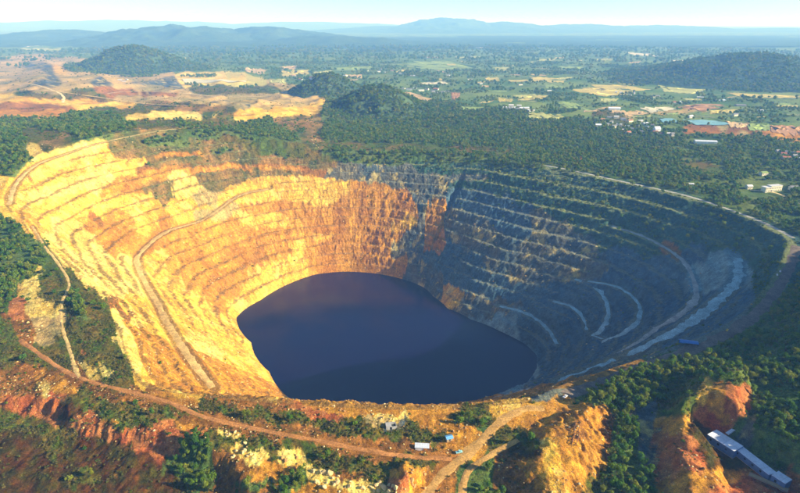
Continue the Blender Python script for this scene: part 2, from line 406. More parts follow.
# left hillside
z_('F', 9, (5,245),(18,265),(10,290)); z_('F', 5, (30,255),(32,275)); z_('G', 6, (60,272),(85,295),(100,325)); z_('G', 6, (90,340),(112,360),(122,385)); z_('F', 2.5, (75,290),(90,315)); z_('G', 5, (80,345),(105,350)); z_('G', 4, (45,275),(52,300)); z_('C', 1.6, (34,264),(34,285),(26,295)); z_('R', 2, (20,298),(19,312)); z_('C', 3, (50,300),(44,315)); z_('P', 2.5, (46,318),(49,345)); z_('C', 1.8, (88,368),(92,378)); z_('C', 1.8, (106,358),(112,372)); z_('R', 1.5, (85,350)); z_('B', 5, (20,325),(35,335)); z_('G', 5, (10,330),(5,360)); z_('G', 4, (30,350),(55,355)); z_('B', 4, (10,375),(40,370)); z_('O', 3, (40,372),(60,385)); z_('C', 1.5, (44,378),(52,388)); z_('B', 5, (0,390),(40,385)); z_('G', 4, (60,340),(52,365))
# near foreground, left
z_('R', 3.5, (12,402),(50,404),(65,412)); z_('R', 3.5, (75,418),(95,428)); z_('R', 4, (100,430),(150,428)); z_('O', 2, (118,420),(125,425)); z_('D', 3, (68,408),(72,418)); z_('G', 6, (90,402),(125,410)); z_('B', 3, (95,388),(140,398),(200,408)); z_('O', 3, (150,398),(190,402)); z_('G', 4, (130,405),(160,415)); z_('G', 5, (165,408),(200,412)); z_('G', 5, (200,405),(240,412)); z_('R', 4, (165,432),(200,428)); z_('O', 2.5, (178,428),(200,425)); z_('G', 5, (120,425),(150,418))
z_('D', 14, (20,450),(60,470),(10,485)); z_('D', 9, (80,455),(150,455)); z_('G', 2.5, (50,445),(55,465)); z_('D', 10, (100,480),(150,485)); z_('G', 4, (80,478),(100,479)); z_('B', 2, (115,477)); z_('B', 2, (52,471)); z_('G', 5, (0,420),(20,428)); z_('G', 5, (40,430),(60,440)); z_('R', 4, (140,448),(175,452)); z_('D', 6, (10,435),(35,440))
z_('F', 9, (185,460),(205,470)); z_('F', 6, (190,440),(200,448)); z_('G', 4, (215,440),(232,440)); z_('C', 1.8, (225,434),(238,434)); z_('C', 2, (236,445),(262,457)); z_('B', 6, (225,465),(240,475)); z_('O', 6, (262,475),(285,470)); z_('C', 3, (280,455),(300,465)); z_('G', 5, (250,440),(275,455)); z_('B', 4, (220,490),(260,490)); z_('F', 5, (240,488),(260,485)); z_('F', 5, (295,486),(305,480)); z_('C', 3.5, (315,477),(335,482)); z_('C', 3.5, (350,485),(375,490)); z_('O', 4, (305,493),(345,493)); z_('G', 5, (320,460),(360,468)); z_('G', 5, (370,475),(385,470)); z_('B', 3, (340,472),(355,478))
z_('B', 3, (215,398),(290,408)); z_('R', 2.5, (285,407),(310,412),(340,416)); z_('O', 2.5, (310,408),(400,412)); z_('G', 4, (230,412),(300,420)); z_('G', 4, (330,425),(370,430)); z_('G', 4, (290,440),(330,450)); z_('P', 3, (370,418),(390,420)); z_('C', 2, (375,414),(400,416)); z_('X', 3, (388,422),(398,426)); z_('G', 5, (400,430),(440,438)); z_('B', 3, (355,447),(400,448),(450,453)); z_('O', 3, (430,425),(470,430)); z_('O', 5, (440,445),(470,445)); z_('G', 4, (455,415),(475,418)); z_('F', 4, (460,420),(485,425)); z_('O', 2.5, (405,412),(440,415),(455,410))
z_('O', 5, (400,470),(420,475),(415,490)); z_('R', 3, (400,480),(405,490)); z_('B', 4, (440,465),(435,480)); z_('G', 4, (395,462),(425,460)); z_('F', 4, (475,475),(480,492)); z_('F', 3, (490,465)); z_('G', 3, (490,425),(500,440)); z_('G', 4, (515,435),(530,445)); z_('B', 5, (505,465),(520,485)); z_('D', 3, (515,450),(535,452)); z_('O', 4, (515,425),(560,420)); z_('O', 6, (570,408),(592,415)); z_('Y', 2.5, (545,440),(556,465),(560,490)); z_('O', 5, (530,428),(560,432),(590,425)); z_('O', 4, (535,455),(540,480)); z_('O', 4, (570,455),(572,485)); z_('O', 5, (540,470),(545,492)); z_('O', 4, (575,440),(578,470)); z_('B', 3, (578,425),(576,440)); z_('O', 4, (595,440),(590,470)); z_('G', 4, (585,485),(600,480)); z_('O', 3, (520,412),(545,406)); z_('Y', 2.5, (500,412),(540,405))
# near foreground, right
z_('F', 8, (625,430),(632,460),(625,490)); z_('F', 4, (620,405),(650,395),(670,375)); z_('B', 3, (606,420),(604,450)); z_('X', 5, (650,430),(645,455)); z_('X', 4, (640,420),(655,410)); z_('F', 9, (720,355),(760,345),(790,320)); z_('F', 9, (770,380),(790,420),(760,430)); z_('F', 7, (750,370),(700,365)); z_('F', 5, (780,445),(795,460)); z_('F', 6, (590,395),(625,385),(680,362)); z_('X', 3, (755,425),(748,440))
z_('G', 5, (690,386),(680,395),(672,410)); z_('G', 4, (695,395),(684,410)); z_('R', 4, (430,458),(205,420)) if 0 else z_('B', 1.6, (60,372),(130,396),(205,421),(262,434),(330,447),(395,459)); z_('B', 1.6, (130,388),(205,413),(262,426),(330,439),(395,450)); z_('Y', 2, (706,386),(700,398),(690,408)); z_('O', 5, (720,395),(725,412)); z_('R', 4, (735,390),(738,410)); z_('R', 3, (700,415),(720,425)); z_('O', 4, (672,425),(690,420)); z_('R', 4, (668,440),(672,470)); z_('O', 4, (680,480),(700,490)); z_('D', 4, (692,425),(700,435)); z_('R', 4, (690,445),(700,465)); z_('O', 3, (715,475),(735,485)); z_('R', 3, (745,490),(720,495)); z_('R', 3, (790,475),(800,482)); z_('D', 3, (705,450),(730,465))  # dark strokes among these paint the shadow in the quarry hollow
ST = np.array(ST, float)

# classification kept as a coarse map over the sight field, read back with a ground-fixed wobble
GX0, GX1, GY0, GY1, GS = -90, 890, 30, 560, 1.6
_gx = np.arange(GX0, GX1, GS); _gy = np.arange(GY0, GY1, GS)
def _class_map():
    sx, sy, sr = [ST[:, k].astype(np.float32) for k in range(3)]
    inv = 1 / (sr * 0.6 + 2.2)
    onehot = np.zeros((len(ST), len(KEYS)), np.float32); onehot[np.arange(len(ST)), ST[:, 3].astype(int)] = 1
    W = np.zeros((len(_gy), len(_gx), len(KEYS)), np.float32)
    T_ = 24
    for j in range(0, len(_gy), T_):
        for i in range(0, len(_gx), T_):
            gx, gy = _gx[i:i + T_], _gy[j:j + T_]
            reach = 45
            while True:
                m = (sx > gx[0] - reach) & (sx < gx[-1] + reach) & (sy > gy[0] - reach) & (sy < gy[-1] + reach)
                if m.sum() > 3 or reach > 400: break
                reach *= 1.6
            X, Y = np.meshgrid(gx.astype(np.float32), gy.astype(np.float32))
            d = np.sqrt((X.reshape(-1, 1) - sx[m]) ** 2 + 1.5 * (Y.reshape(-1, 1) - sy[m]) ** 2) * inv[m]
            d -= d.min(1, keepdims=True)
            c = np.exp(-d * 4.5) @ onehot[m]
            W[j:j + T_, i:i + T_] = (c / c.sum(1, keepdims=True)).reshape(len(gy), len(gx), -1)
    return W
CM = _class_map()
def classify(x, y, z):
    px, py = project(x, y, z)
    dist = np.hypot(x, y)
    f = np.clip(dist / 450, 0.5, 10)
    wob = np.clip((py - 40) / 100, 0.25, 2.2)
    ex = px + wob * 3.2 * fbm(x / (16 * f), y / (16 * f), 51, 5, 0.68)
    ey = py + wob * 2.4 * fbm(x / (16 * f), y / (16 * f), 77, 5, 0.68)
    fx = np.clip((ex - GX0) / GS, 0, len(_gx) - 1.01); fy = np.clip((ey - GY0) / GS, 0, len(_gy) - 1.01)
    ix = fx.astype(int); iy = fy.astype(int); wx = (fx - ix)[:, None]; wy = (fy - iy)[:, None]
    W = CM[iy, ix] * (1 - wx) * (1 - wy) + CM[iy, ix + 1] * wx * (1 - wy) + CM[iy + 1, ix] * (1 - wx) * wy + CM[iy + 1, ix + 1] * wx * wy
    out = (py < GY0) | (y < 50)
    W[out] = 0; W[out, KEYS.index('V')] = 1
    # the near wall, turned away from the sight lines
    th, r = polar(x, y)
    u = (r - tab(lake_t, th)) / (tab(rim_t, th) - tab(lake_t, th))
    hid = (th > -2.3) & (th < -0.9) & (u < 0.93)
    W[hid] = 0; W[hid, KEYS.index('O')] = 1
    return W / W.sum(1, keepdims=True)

P1 = np.array([PAL[k][0] for k in KEYS]); P2 = np.array([PAL[k][1] for k in KEYS])
def ground_colour(x, y, z, flat=None):
    W = classify(x, y, z)
    fd = np.clip(np.hypot(x, y) / 420, 0.7, 12)
    for k in range(len(KEYS)):
        W[:, k] *= np.exp(1.5 * fbm(x / (9 * fd) + 13.7 * k, y / (9 * fd), 300 + k, 2, 0.8))
    W = W ** 2.6; W /= W.sum(1, keepdims=True)
    f = np.clip(np.hypot(x, y) / 450, 0.6, 6) ** 1.5
    m = np.clip(0.5 + 0.85 * fbm(x / (13 * f), y / (13 * f), 91, 4, 0.6), 0, 1)[:, None]
    c = (W @ P1) * (1 - m) + (W @ P2) * m
    # rock strata: level bands that wander
    rock = W[:, [KEYS.index(k) for k in 'YOCXSMB']].sum(1)
    band = noise(z / 4.2 + 1.6 * noise(x / 60, y / 60, 8), (x + y) / 160, 95) + 0.6 * noise(z / 1.7, (x - y) / 60, 96)
    c = c * (1 + 0.30 * rock * band)[:, None]
    # iron stains and pale slips on the rock
    st = sst(0.15, 0.6, fbm(x / 24, y / 24, 99, 5, 0.7))[:, None] * W[:, [KEYS.index(k) for k in 'YOC']].sum(1)[:, None]
    c = c * (1 - 0.4 * st) + np.array([.42, .19, .030]) * 0.4 * st
    pl = sst(0.25, 0.65, fbm(x / 30 + 40, y / 30, 101, 5, 0.7))[:, None] * W[:, [KEYS.index(k) for k in 'YX']].sum(1)[:, None]
    c = c * (1 - 0.5 * pl) + np.array([.76, .57, .15]) * 0.5 * pl
    c = c * (1 + 0.28 * sst(1300, 500, np.hypot(x, y)) * fbm(x / 7, y / 7, 103, 3, 0.7))[:, None]
    if flat is not None:      # stains and slips running down the faces
        th, r = polar(x, y)
        c = c * (1 + 0.16 * noise(th * 420 / 4.5, z / 26, 107) + 0.12 * noise(th * 420 / 1.9, z / 12, 108))[:, None]
        #  bench floors carry pale rubble on grey rock, or grass where it is overgrown
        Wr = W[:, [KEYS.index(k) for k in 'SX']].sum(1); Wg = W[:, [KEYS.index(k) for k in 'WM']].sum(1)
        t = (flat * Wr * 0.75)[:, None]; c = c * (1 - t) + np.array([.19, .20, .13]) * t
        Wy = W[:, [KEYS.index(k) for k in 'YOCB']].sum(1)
        t = (flat * Wy * 0.62)[:, None]; c = c * (1 - t) + np.array([.24, .145, .035]) * t  # yellow rock floors darkened for scrub and shadow lines along the bench toes
        t = (flat * Wg * 0.70)[:, None]; c = c * (1 - t) + np.array([.25, .26, .08]) * t
    return np.clip(c, 0.004, 0.92)

# ---------------------------------------------------------------- materials
MAT = {}
def nodes_of(name):
    m = bpy.data.materials.new(name); m.use_nodes = True
    MAT[name] = m
    return m, m.node_tree.nodes, m.node_tree.links, m.node_tree.nodes['Principled BSDF']
def noise_node(n, l, scale, detail=6, rough=0.6, obj=True, w=None):
    tc = n.new('ShaderNodeTexCoord'); t = n.new('ShaderNodeTexNoise')
    t.inputs['Scale'].default_value = scale; t.inputs['Detail'].default_value = detail; t.inputs['Roughness'].default_value = rough
    l.new(tc.outputs['Object'], t.inputs['Vector'])
    return t
def mul_by_noise(n, l, col_out, specs):
    """multiply a colour by several noises (scale, low, high)"""
    for scale, lo, hi in specs:
        t = noise_node(n, l, scale)
        r = n.new('ShaderNodeMapRange'); r.inputs[1].default_value = 0.3; r.inputs[2].default_value = 0.7
        r.inputs[3].default_value = lo; r.inputs[4].default_value = hi
        l.new(t.outputs['Fac'], r.inputs[0])
        v = n.new('ShaderNodeVectorMath'); v.operation = 'SCALE'
        l.new(col_out, v.inputs[0]); l.new(r.outputs[0], v.inputs['Scale'])
        col_out = v.outputs[0]
    return col_out
def bump(n, l, bsdf, scale, dist, strength=0.6, detail=8):
    t = noise_node(n, l, scale, detail, 0.65)
    b = n.new('ShaderNodeBump'); b.inputs['Strength'].default_value = strength; b.inputs['Distance'].default_value = dist
    l.new(t.outputs['Fac'], b.inputs['Height']); l.new(b.outputs[0], bsdf.inputs['Normal'])
def terrain_mat(name, bscale, bdist):
    m, n, l, b = nodes_of(name)
    a = n.new('ShaderNodeAttribute'); a.attribute_name = 'soil'
    c = mul_by_noise(n, l, a.outputs['Color'], [(1.4, .5, 1.5), (0.35, .62, 1.38), (0.10, .78, 1.22)])
    l.new(c, b.inputs['Base Color']); b.inputs['Roughness'].default_value = 0.95; b.inputs['Specular IOR Level'].default_value = 0.08
    bump(n, l, b, bscale, bdist, 0.8)
    return m
def plain_mat(name, col, rough=0.8, specs=((1.2, .8, 1.2),), bs=None, bd=0.1, spec=0.2, metal=0.0):
    m, n, l, b = nodes_of(name)
    rgb = n.new('ShaderNodeRGB'); rgb.outputs[0].default_value = (*col, 1)
    c = mul_by_noise(n, l, rgb.outputs[0], specs)
    l.new(c, b.inputs['Base Color']); b.inputs['Roughness'].default_value = rough; b.inputs['Specular IOR Level'].default_value = spec
    b.inputs['Metallic'].default_value = metal
    if bs: bump(n, l, b, bs, bd)
    return m
terrain_mat('rock_wall', 0.4, 3.0)
terrain_mat('soil', 0.6, 1.3)
RS = ((0.9, .55, 1.45), (0.12, .62, 1.38))
plain_mat('road_grey', (.17, .13, .095), .95, RS, 0.5, 0.3)
plain_mat('road_pale', (.40, .38, .32), .95, RS, 0.5, 0.3)
plain_mat('road_teal', (.32, .46, .46), .95, RS, 0.5, 0.3)
plain_mat('road_yellow', (.62, .42, .14), .95, RS, 0.5, 0.3)
plain_mat('road_cream', (.68, .52, .26), .95, RS, 0.5, 0.3)
plain_mat('road_red', (.44, .19, .05), .95, RS, 0.5, 0.3)
plain_mat('road_ochre', (.50, .28, .075), .95, RS, 0.5, 0.3)
def foliage_mat(name, cols):
    m, n, l, b = nodes_of(name)
    oi = n.new('ShaderNodeObjectInfo'); ramp = n.new('ShaderNodeValToRGB')
    els = ramp.color_ramp.elements
    while len(els) < len(cols): els.new(0.5)
    for i, c in enumerate(cols):
        els[i].position = i / (len(cols) - 1); els[i].color = (*c, 1)
    l.new(oi.outputs['Random'], ramp.inputs[0])
    c = mul_by_noise(n, l, ramp.outputs[0], [(0.55, .6, 1.4)])
    l.new(c, b.inputs['Base Color']); b.inputs['Roughness'].default_value = 0.75; b.inputs['Specular IOR Level'].default_value = 0.15
    tr = n.new('ShaderNodeBsdfTranslucent'); mxs = n.new('ShaderNodeMixShader'); mxs.inputs[0].default_value = 0.38
    l.new(c, tr.inputs[0]); l.new(b.outputs[0], mxs.inputs[1]); l.new(tr.outputs[0], mxs.inputs[2]); l.new(mxs.outputs[0], n['Material Output'].inputs['Surface'])
    return m
foliage_mat('leaves', [(.058, .150, .012), (.100, .205, .012), (.155, .240, .014), (.240, .255, .018), (.066, .170, .018)])
foliage_mat('scrub_leaves', [(.060, .145, .008), (.110, .180, .010), (.175, .190, .014), (.075, .155, .010)])
foliage_mat('grass', [(.10, .125, .020), (.17, .155, .030), (.22, .17, .040), (.12, .14, .022)])
plain_mat('bark', (.10, .07, .045), .9)
def canopy_mat(name, c1, c2):
    m, n, l, b = nodes_of(name)
    t = noise_node(n, l, 0.006, 8, 0.7); mx = n.new('ShaderNodeMix'); mx.data_type = 'RGBA'
    r = n.new('ShaderNodeMapRange'); r.inputs[1].default_value = 0.35; r.inputs[2].default_value = 0.65
    l.new(t.outputs['Fac'], r.inputs[0]); l.new(r.outputs[0], mx.inputs[0])
    mx.inputs[6].default_value = (*c1, 1); mx.inputs[7].default_value = (*c2, 1)
    c = mul_by_noise(n, l, mx.outputs[2], [(0.05, .6, 1.4)])
    l.new(c, b.inputs['Base Color']); b.inputs['Roughness'].default_value = 0.9; b.inputs['Specular IOR Level'].default_value = 0.05
    bump(n, l, b, 0.06, 9.0, 0.9, 6)
canopy_mat('hill_forest', (.040, .085, .036), (.080, .125, .052))
m, n, l, b = nodes_of('lake_water')
b.inputs['Base Color'].default_value = (.012, .011, .040, 1); b.inputs['Roughness'].default_value = 0.14; b.inputs['Specular IOR Level'].default_value = 0.28
t = noise_node(n, l, 0.02, 4, 0.5); mx = n.new('ShaderNodeMix'); mx.data_type = 'RGBA'
l.new(t.outputs['Fac'], mx.inputs[0]); mx.inputs[6].default_value = (.001, .002, .034, 1); mx.inputs[7].default_value = (.006, .002, .030, 1)
l.new(mx.outputs[2], b.inputs['Base Color'])
bump(n, l, b, 0.5, 0.12, 0.5, 5)
t2 = noise_node(n, l, 0.012, 5, 0.6); r2 = n.new('ShaderNodeMapRange'); r2.inputs[1].default_value = .4; r2.inputs[2].default_value = .62; r2.inputs[3].default_value = .06; r2.inputs[4].default_value = .26
l.new(t2.outputs['Fac'], r2.inputs[0]); l.new(r2.outputs[0], b.inputs['Roughness'])
m, n, l, b = nodes_of('pond_water')
b.inputs['Base Color'].default_value = (.20, .40, .34, 1); b.inputs['Roughness'].default_value = 0.2
bump(n, l, b, 0.5, 0.05, 0.4, 4)

# ---------------------------------------------------------------- mesh helpers
def tag(o, label, cat=None, group=None, kind=None):
    o['label'] = label
    if cat: o['category'] = cat
    if group: o['group'] = group
    if kind: o['kind'] = kind
    return o
def mesh_obj(name, me, mat=None, parent=None):
    o = bpy.data.objects.new(name, me); COL.objects.link(o)
    if mat is not None and not me.materials: me.materials.append(MAT[mat] if isinstance(mat, str) else mat)
    if parent: o.parent = parent
    return o
def grid_mesh(name, V, wrap=False, smooth=True):
    """V (rows, cols, 3) -> quads; wrap joins the last column to the first"""
    nr, nc = V.shape[:2]
    idx = np.arange(nr * nc).reshape(nr, nc)
    nx = np.roll(idx, -1, 1) if wrap else idx[:, 1:]
    a = idx[:-1] if wrap else idx[:-1, :-1]
    b = nx[:-1]; c = nx[1:]; d = idx[1:] if wrap else idx[1:, :-1]
    F = np.stack([a, b, c, d], -1).reshape(-1, 4).astype(np.int32)
    me = bpy.data.meshes.new(name)
    me.vertices.add(nr * nc); me.vertices.foreach_set('co', V.reshape(-1).astype(np.float32))
    me.loops.add(F.size); me.loops.foreach_set('vertex_index', F.ravel())
    me.polygons.add(len(F)); me.polygons.foreach_set('loop_start', np.arange(0, F.size, 4, dtype=np.int32))
    me.polygons.foreach_set('use_smooth', np.full(len(F), smooth))
    me.update(calc_edges=True)
    return me
def py_mesh(name, verts, faces, mats=(), mi=None, smooth=False):
    me = bpy.data.meshes.new(name)
    me.from_pydata([tuple(v) for v in verts], [], faces)
    for m_ in mats: me.materials.append(MAT[m_])
    if mi is not None: me.polygons.foreach_set('material_index', np.array(mi, np.int32))
    if smooth: me.polygons.foreach_set('use_smooth', np.ones(len(faces), bool))
    me.update()
    return me
def add_colour(me, c):
    at = me.attributes.new('soil', 'FLOAT_COLOR', 'POINT')
    at.data.foreach_set('color', np.concatenate([c, np.ones((len(c), 1))], 1).astype(np.float32).ravel())

# ---------------------------------------------------------------- the ground and the pit wall
NT = 2200
tg = np.linspace(-np.pi, np.pi, 20001)
dens = 1 + 2.6 * np.exp(-((tg + np.pi / 2) / 0.75) ** 4) + 0.5 * np.exp(-((tg - 1.9) / 1.2) ** 4)
cum = np.concatenate([[0], np.cumsum((dens[1:] + dens[:-1]) / 2)]); cum /= cum[-1]
TH = np.interp(np.arange(NT) / NT, cum, tg)
rr, rl = tab(rim_t, TH), tab(lake_t, TH)
us = np.concatenate([[-0.05, -0.012], np.linspace(0.0, 1, 165)])
Rw = rl[None] + (rr - rl)[None] * us[:, None]
st = [0.0]; d_ = 0.8
while st[-1] < 40000:
    st.append(st[-1] + d_); d_ *= 1.008 if st[-1] < 230 else (1.013 if st[-1] < 2500 else 1.05)
st = np.array(st)
Ro = rr[None] + st[:, None]
def surf(R):
    x = CX + R * np.cos(TH)[None]; y = CY + R * np.sin(TH)[None]
    return np.stack([x, y, height(x, y)], -1)
Vw = surf(Rw); Vo = surf(Ro)
Vw[-1] = Vo[0]
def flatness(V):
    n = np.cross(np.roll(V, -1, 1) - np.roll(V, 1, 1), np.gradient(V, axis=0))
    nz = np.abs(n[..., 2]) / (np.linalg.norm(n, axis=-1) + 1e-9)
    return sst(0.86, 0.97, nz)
for nm, V, mat, label in (('pit_wall', Vw, 'rock_wall', 'stepped rock wall of the open pit, yellow at left and grey blue at right'),
                          ('ground', Vo, 'soil', 'open ground round the pit reaching out over the farmed plain')):
    me = grid_mesh(nm, V, True)
    q = V.reshape(-1, 3)
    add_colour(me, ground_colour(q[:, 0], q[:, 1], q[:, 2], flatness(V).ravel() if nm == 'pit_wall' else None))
    tag(mesh_obj(nm, me, mat), label, kind='structure')
# water
tl = np.linspace(-np.pi, np.pi, 360, endpoint=False); rlk = tab(lake_t, tl) + 3.0
V = np.stack([np.stack([CX + rlk * k * np.cos(tl), CY + rlk * k * np.sin(tl), np.full(360, -D + 0.6)], -1) for k in np.linspace(1, 0.0002, 14)])
tag(mesh_obj('lake', grid_mesh('lake', V, True), 'lake_water'), 'dark navy lake filling the bottom of the open pit', kind='structure')

# roads lie in the cuts made for them
for R in ROADS:
    P = R['P']; T = np.gradient(P[:, :2], axis=0); T /= np.linalg.norm(T, axis=1)[:, None] + 1e-9
    Nn = np.stack([-T[:, 1], T[:, 0]], 1)
    wv = R['w'] * (1 + 0.14 * noise(np.arange(len(P)) / 5, np.zeros(len(P)), 61))
    rows = []
    for k in (-0.5, -0.3, 0, 0.3, 0.5):
        q = P[:, :2] + Nn * (wv * k + (abs(k) > .4) * R['w'] * .30 * noise(np.arange(len(P)) / 1.7, np.full(len(P), k * 9), 63))[:, None]
        z = np.maximum(P[:, 2], height(q[:, 0], q[:, 1])) * 0.5 + P[:, 2] * 0.5 + 0.22 + (0.12 if k in (-0.3, 0.3) else 0) * -1 - (0.35 if abs(k) == 0.5 else 0)
        rows.append(np.column_stack([q, z]))
    tag(mesh_obj(R['name'], grid_mesh(R['name'], np.array(rows)), R['mat']), R['label'], kind='structure')

# ---------------------------------------------------------------- hills
HILLS = []
def hill(px, top, y, hw, hd, label, seed, base=-18.0, rough=0.25):
    a, b, c = rays(px, top)
    t = y / b
    x = a * t; zt = H + c * t
    dep = y * cp + H * sp_
    HILLS.append(dict(x=float(x), y=y, h=float(zt - base), wx=hw / FPX * dep, wy=hd, base=base, seed=seed, rough=rough, label=label))
def hill_z(hh, x, y):
    X = (x - hh['x']) / hh['wx']; Y = (y - hh['y']) / hh['wy']
    s = hh['wx'] * 0.42
    n = fbm(x / s, y / s, hh['seed'], 5, 0.52)
    rg = ridged(x / (s * 0.7), y / (s * 0.7), hh['seed'] + 5, 3)
    r2 = X * X + Y * Y
    e = np.exp(-1.9 * r2) * (1 + hh['rough'] * 0.7 * n * np.minimum(r2 * 3, 1)) + hh['rough'] * 0.22 * (rg - 0.6) * np.exp(-1.0 * r2)
    return hh['base'] + hh['h'] * e - hh['h'] * 0.07
hill(378, 85, 1700, 62, 240, 'wooded cone shaped hill just beyond the far rim of the pit', 201, -14, 0.3)
hill(327, 72, 2150, 46, 190, 'small rounded wooded hill behind the cone shaped hill', 202, -18, 0.25)
hill(758, 53, 2900, 120, 620, 'large dark wooded hill at the right above the fields', 203, -18, 0.3)
hill(132, 45, 3500, 62, 360, 'dark wooded hill behind the left mine dumps', 204, -18, 0.3)
for i, (px, top, y, hw, hd, lb) in enumerate([
    (178, 25, 5000, 110, 900, 'blue wooded ridge with the highest crest of the left range'), (60, 30, 5600, 110, 900, 'blue wooded ridge at the far left edge of the valley'),
    (262, 27, 5400, 100, 900, 'blue ridge right of the highest crest of the left range'), (330, 36, 4700, 110, 700, 'low blue ridge above the far fields at centre left'),
    (225, 42, 4200, 90, 500, 'low dark blue ridge in front of the left range'), (420, 40, 5600, 110, 800, 'low blue ridge at the centre of the valley'),
    (20, 40, 4600, 70, 500, 'low blue foothill at the far left'), (590, 52, 5000, 110, 600, 'low blue green rise left of the large dark hill'), (500, 47, 5400, 110, 600, 'low blue rise in the middle of the valley'),
    (690, 48, 5200, 80, 600, 'low blue rise just behind the large dark hill'),
    (300, 50, 4000, 70, 350, 'low dark ridge above the pinkish far fields'), (110, 38, 5000, 70, 500, 'blue ridge behind the dark hill at left'), (375, 48, 4400, 80, 400, 'low blue ridge right of the dark far fields'), (460, 50, 4600, 80, 400, 'low blue green swell at the valley centre'), (200, 52, 3800, 60, 300, 'low dark swell right of the dark hill at left'), (640, 44, 6000, 100, 600, 'blue rise before the right skyline'), (770, 42, 6200, 80, 600, 'blue rise above the large dark hill at right'),
    (445, 18, 9000, 70, 1500, 'pale blue mountain with the highest far crest'), (500, 22, 9400, 90, 1500, 'pale blue mountain shoulder right of the highest far crest'), (580, 24, 9800, 80, 1500, 'pale blue mountain at the centre right skyline'),
    (660, 25, 10300, 80, 1500, 'pale blue mountain of the right skyline'), (730, 32, 10800, 80, 1500, 'faint low blue mountain of the right skyline'), (390, 26, 9600, 80, 1500, 'pale blue mountain shoulder left of the highest far crest'),
    (790, 28, 9900, 60, 1500, 'pale blue mountain at the right edge of the skyline'), (100, 20, 14000, 200, 2000, 'very faint far mountain of the left skyline'), (300, 22, 14500, 160, 2000, 'very faint far mountain of the centre skyline')]):
    k = 1.65 if y < 8000 else 1.95
    hill(px, top, y * k, hw, hd * k, lb, 210 + i, -18, 0.62)
for hh in HILLS:
    g = np.linspace(-1.75, 1.75, 150)
    X, Y = np.meshgrid(hh['x'] + g * hh['wx'], hh['y'] + g * hh['wy'])
    Z = hill_z(hh, X, Y)
    tag(mesh_obj('hill', grid_mesh('hill', np.stack([X, Y, Z], -1)), 'hill_forest'), hh['label'], kind='structure')

def height_all(x, y):
    z = height(x, y)
    for hh in HILLS[:4]:
        m = (np.abs(x - hh['x']) < 1.7 * hh['wx']) & (np.abs(y - hh['y']) < 1.7 * hh['wy']) & (y > 1330)
        if m.any(): z[m] = np.maximum(z[m], hill_z(hh, x[m], y[m]))
    return z

# ---------------------------------------------------------------- fields and ponds of the plain
for i, c in enumerate([(.52, .42, .10), (.40, .40, .11), (.24, .32, .08), (.52, .36, .16), (.62, .56, .36), (.42, .22, .09), (.11, .17, .05), (.19, .22, .07)]):
    plain_mat('field_%d' % i, c, .95, ((0.02, .75, 1.25), (0.15, .9, 1.1)))
def flat_sheet(name, q, zoff, mat, label, edge=0.16, n=26, m=7, kind='structure', group=None, zfix=None):
    """four photo corners laid on the plain as a sheet with an uneven border"""
    P = np.array(q, float)
    W = plane_pts(P, -14.0)
    U, Vv = np.meshgrid(np.linspace(0, 1, n), np.linspace(0, 1, m))
    sd = int(abs(P.sum()) * 7) % 1000
    Ue = U + edge * noise(U * 2 + sd, Vv * 4, 5) * (1 - 0.0 * U)
    Ve = Vv + edge * 2.2 * noise(U * 6 + sd, Vv * 2, 6)
    X = (W[0, 0] * (1 - Ue) + W[1, 0] * Ue) * (1 - Ve) + (W[3, 0] * (1 - Ue) + W[2, 0] * Ue) * Ve
    Y = (W[0, 1] * (1 - Ue) + W[1, 1] * Ue) * (1 - Ve) + (W[3, 1] * (1 - Ue) + W[2, 1] * Ue) * Ve
    Z = height(X, Y) + zoff if zfix is None else np.full(X.shape, zfix)
    o = mesh_obj(name, grid_mesh(name, np.stack([X, Y, Z], -1)), mat)
    tag(o, label, kind=kind, group=group)
    return np.stack([X, Y], -1)
FIELDS = []
_rf = random.Random(77)
while len(FIELDS) < 110:
    _y = 56 + 66 * _rf.random() ** 1.5; _x = _rf.uniform(330, 800)
    if (_x < 470 and _y > 80) or (_x > 640 and _y < 92) or (_y > 105 and _x < 540) or _y > 122 - 0 * _x: continue
    _fw = _rf.uniform(5, 22) * (_y / 90); _fh = _rf.uniform(.8, 2.6) * (_y / 90); _k = _rf.uniform(-2, 2)
    FIELDS.append(((_x, _y), (_x + _fw, _y + _k * .5), (_x + _fw + _k * 3, _y + _fh + _k * .5), (_x + _k * 3, _y + _fh), _rf.choice([6, 6, 6, 7, 7, 2, 1, 0, 3])))
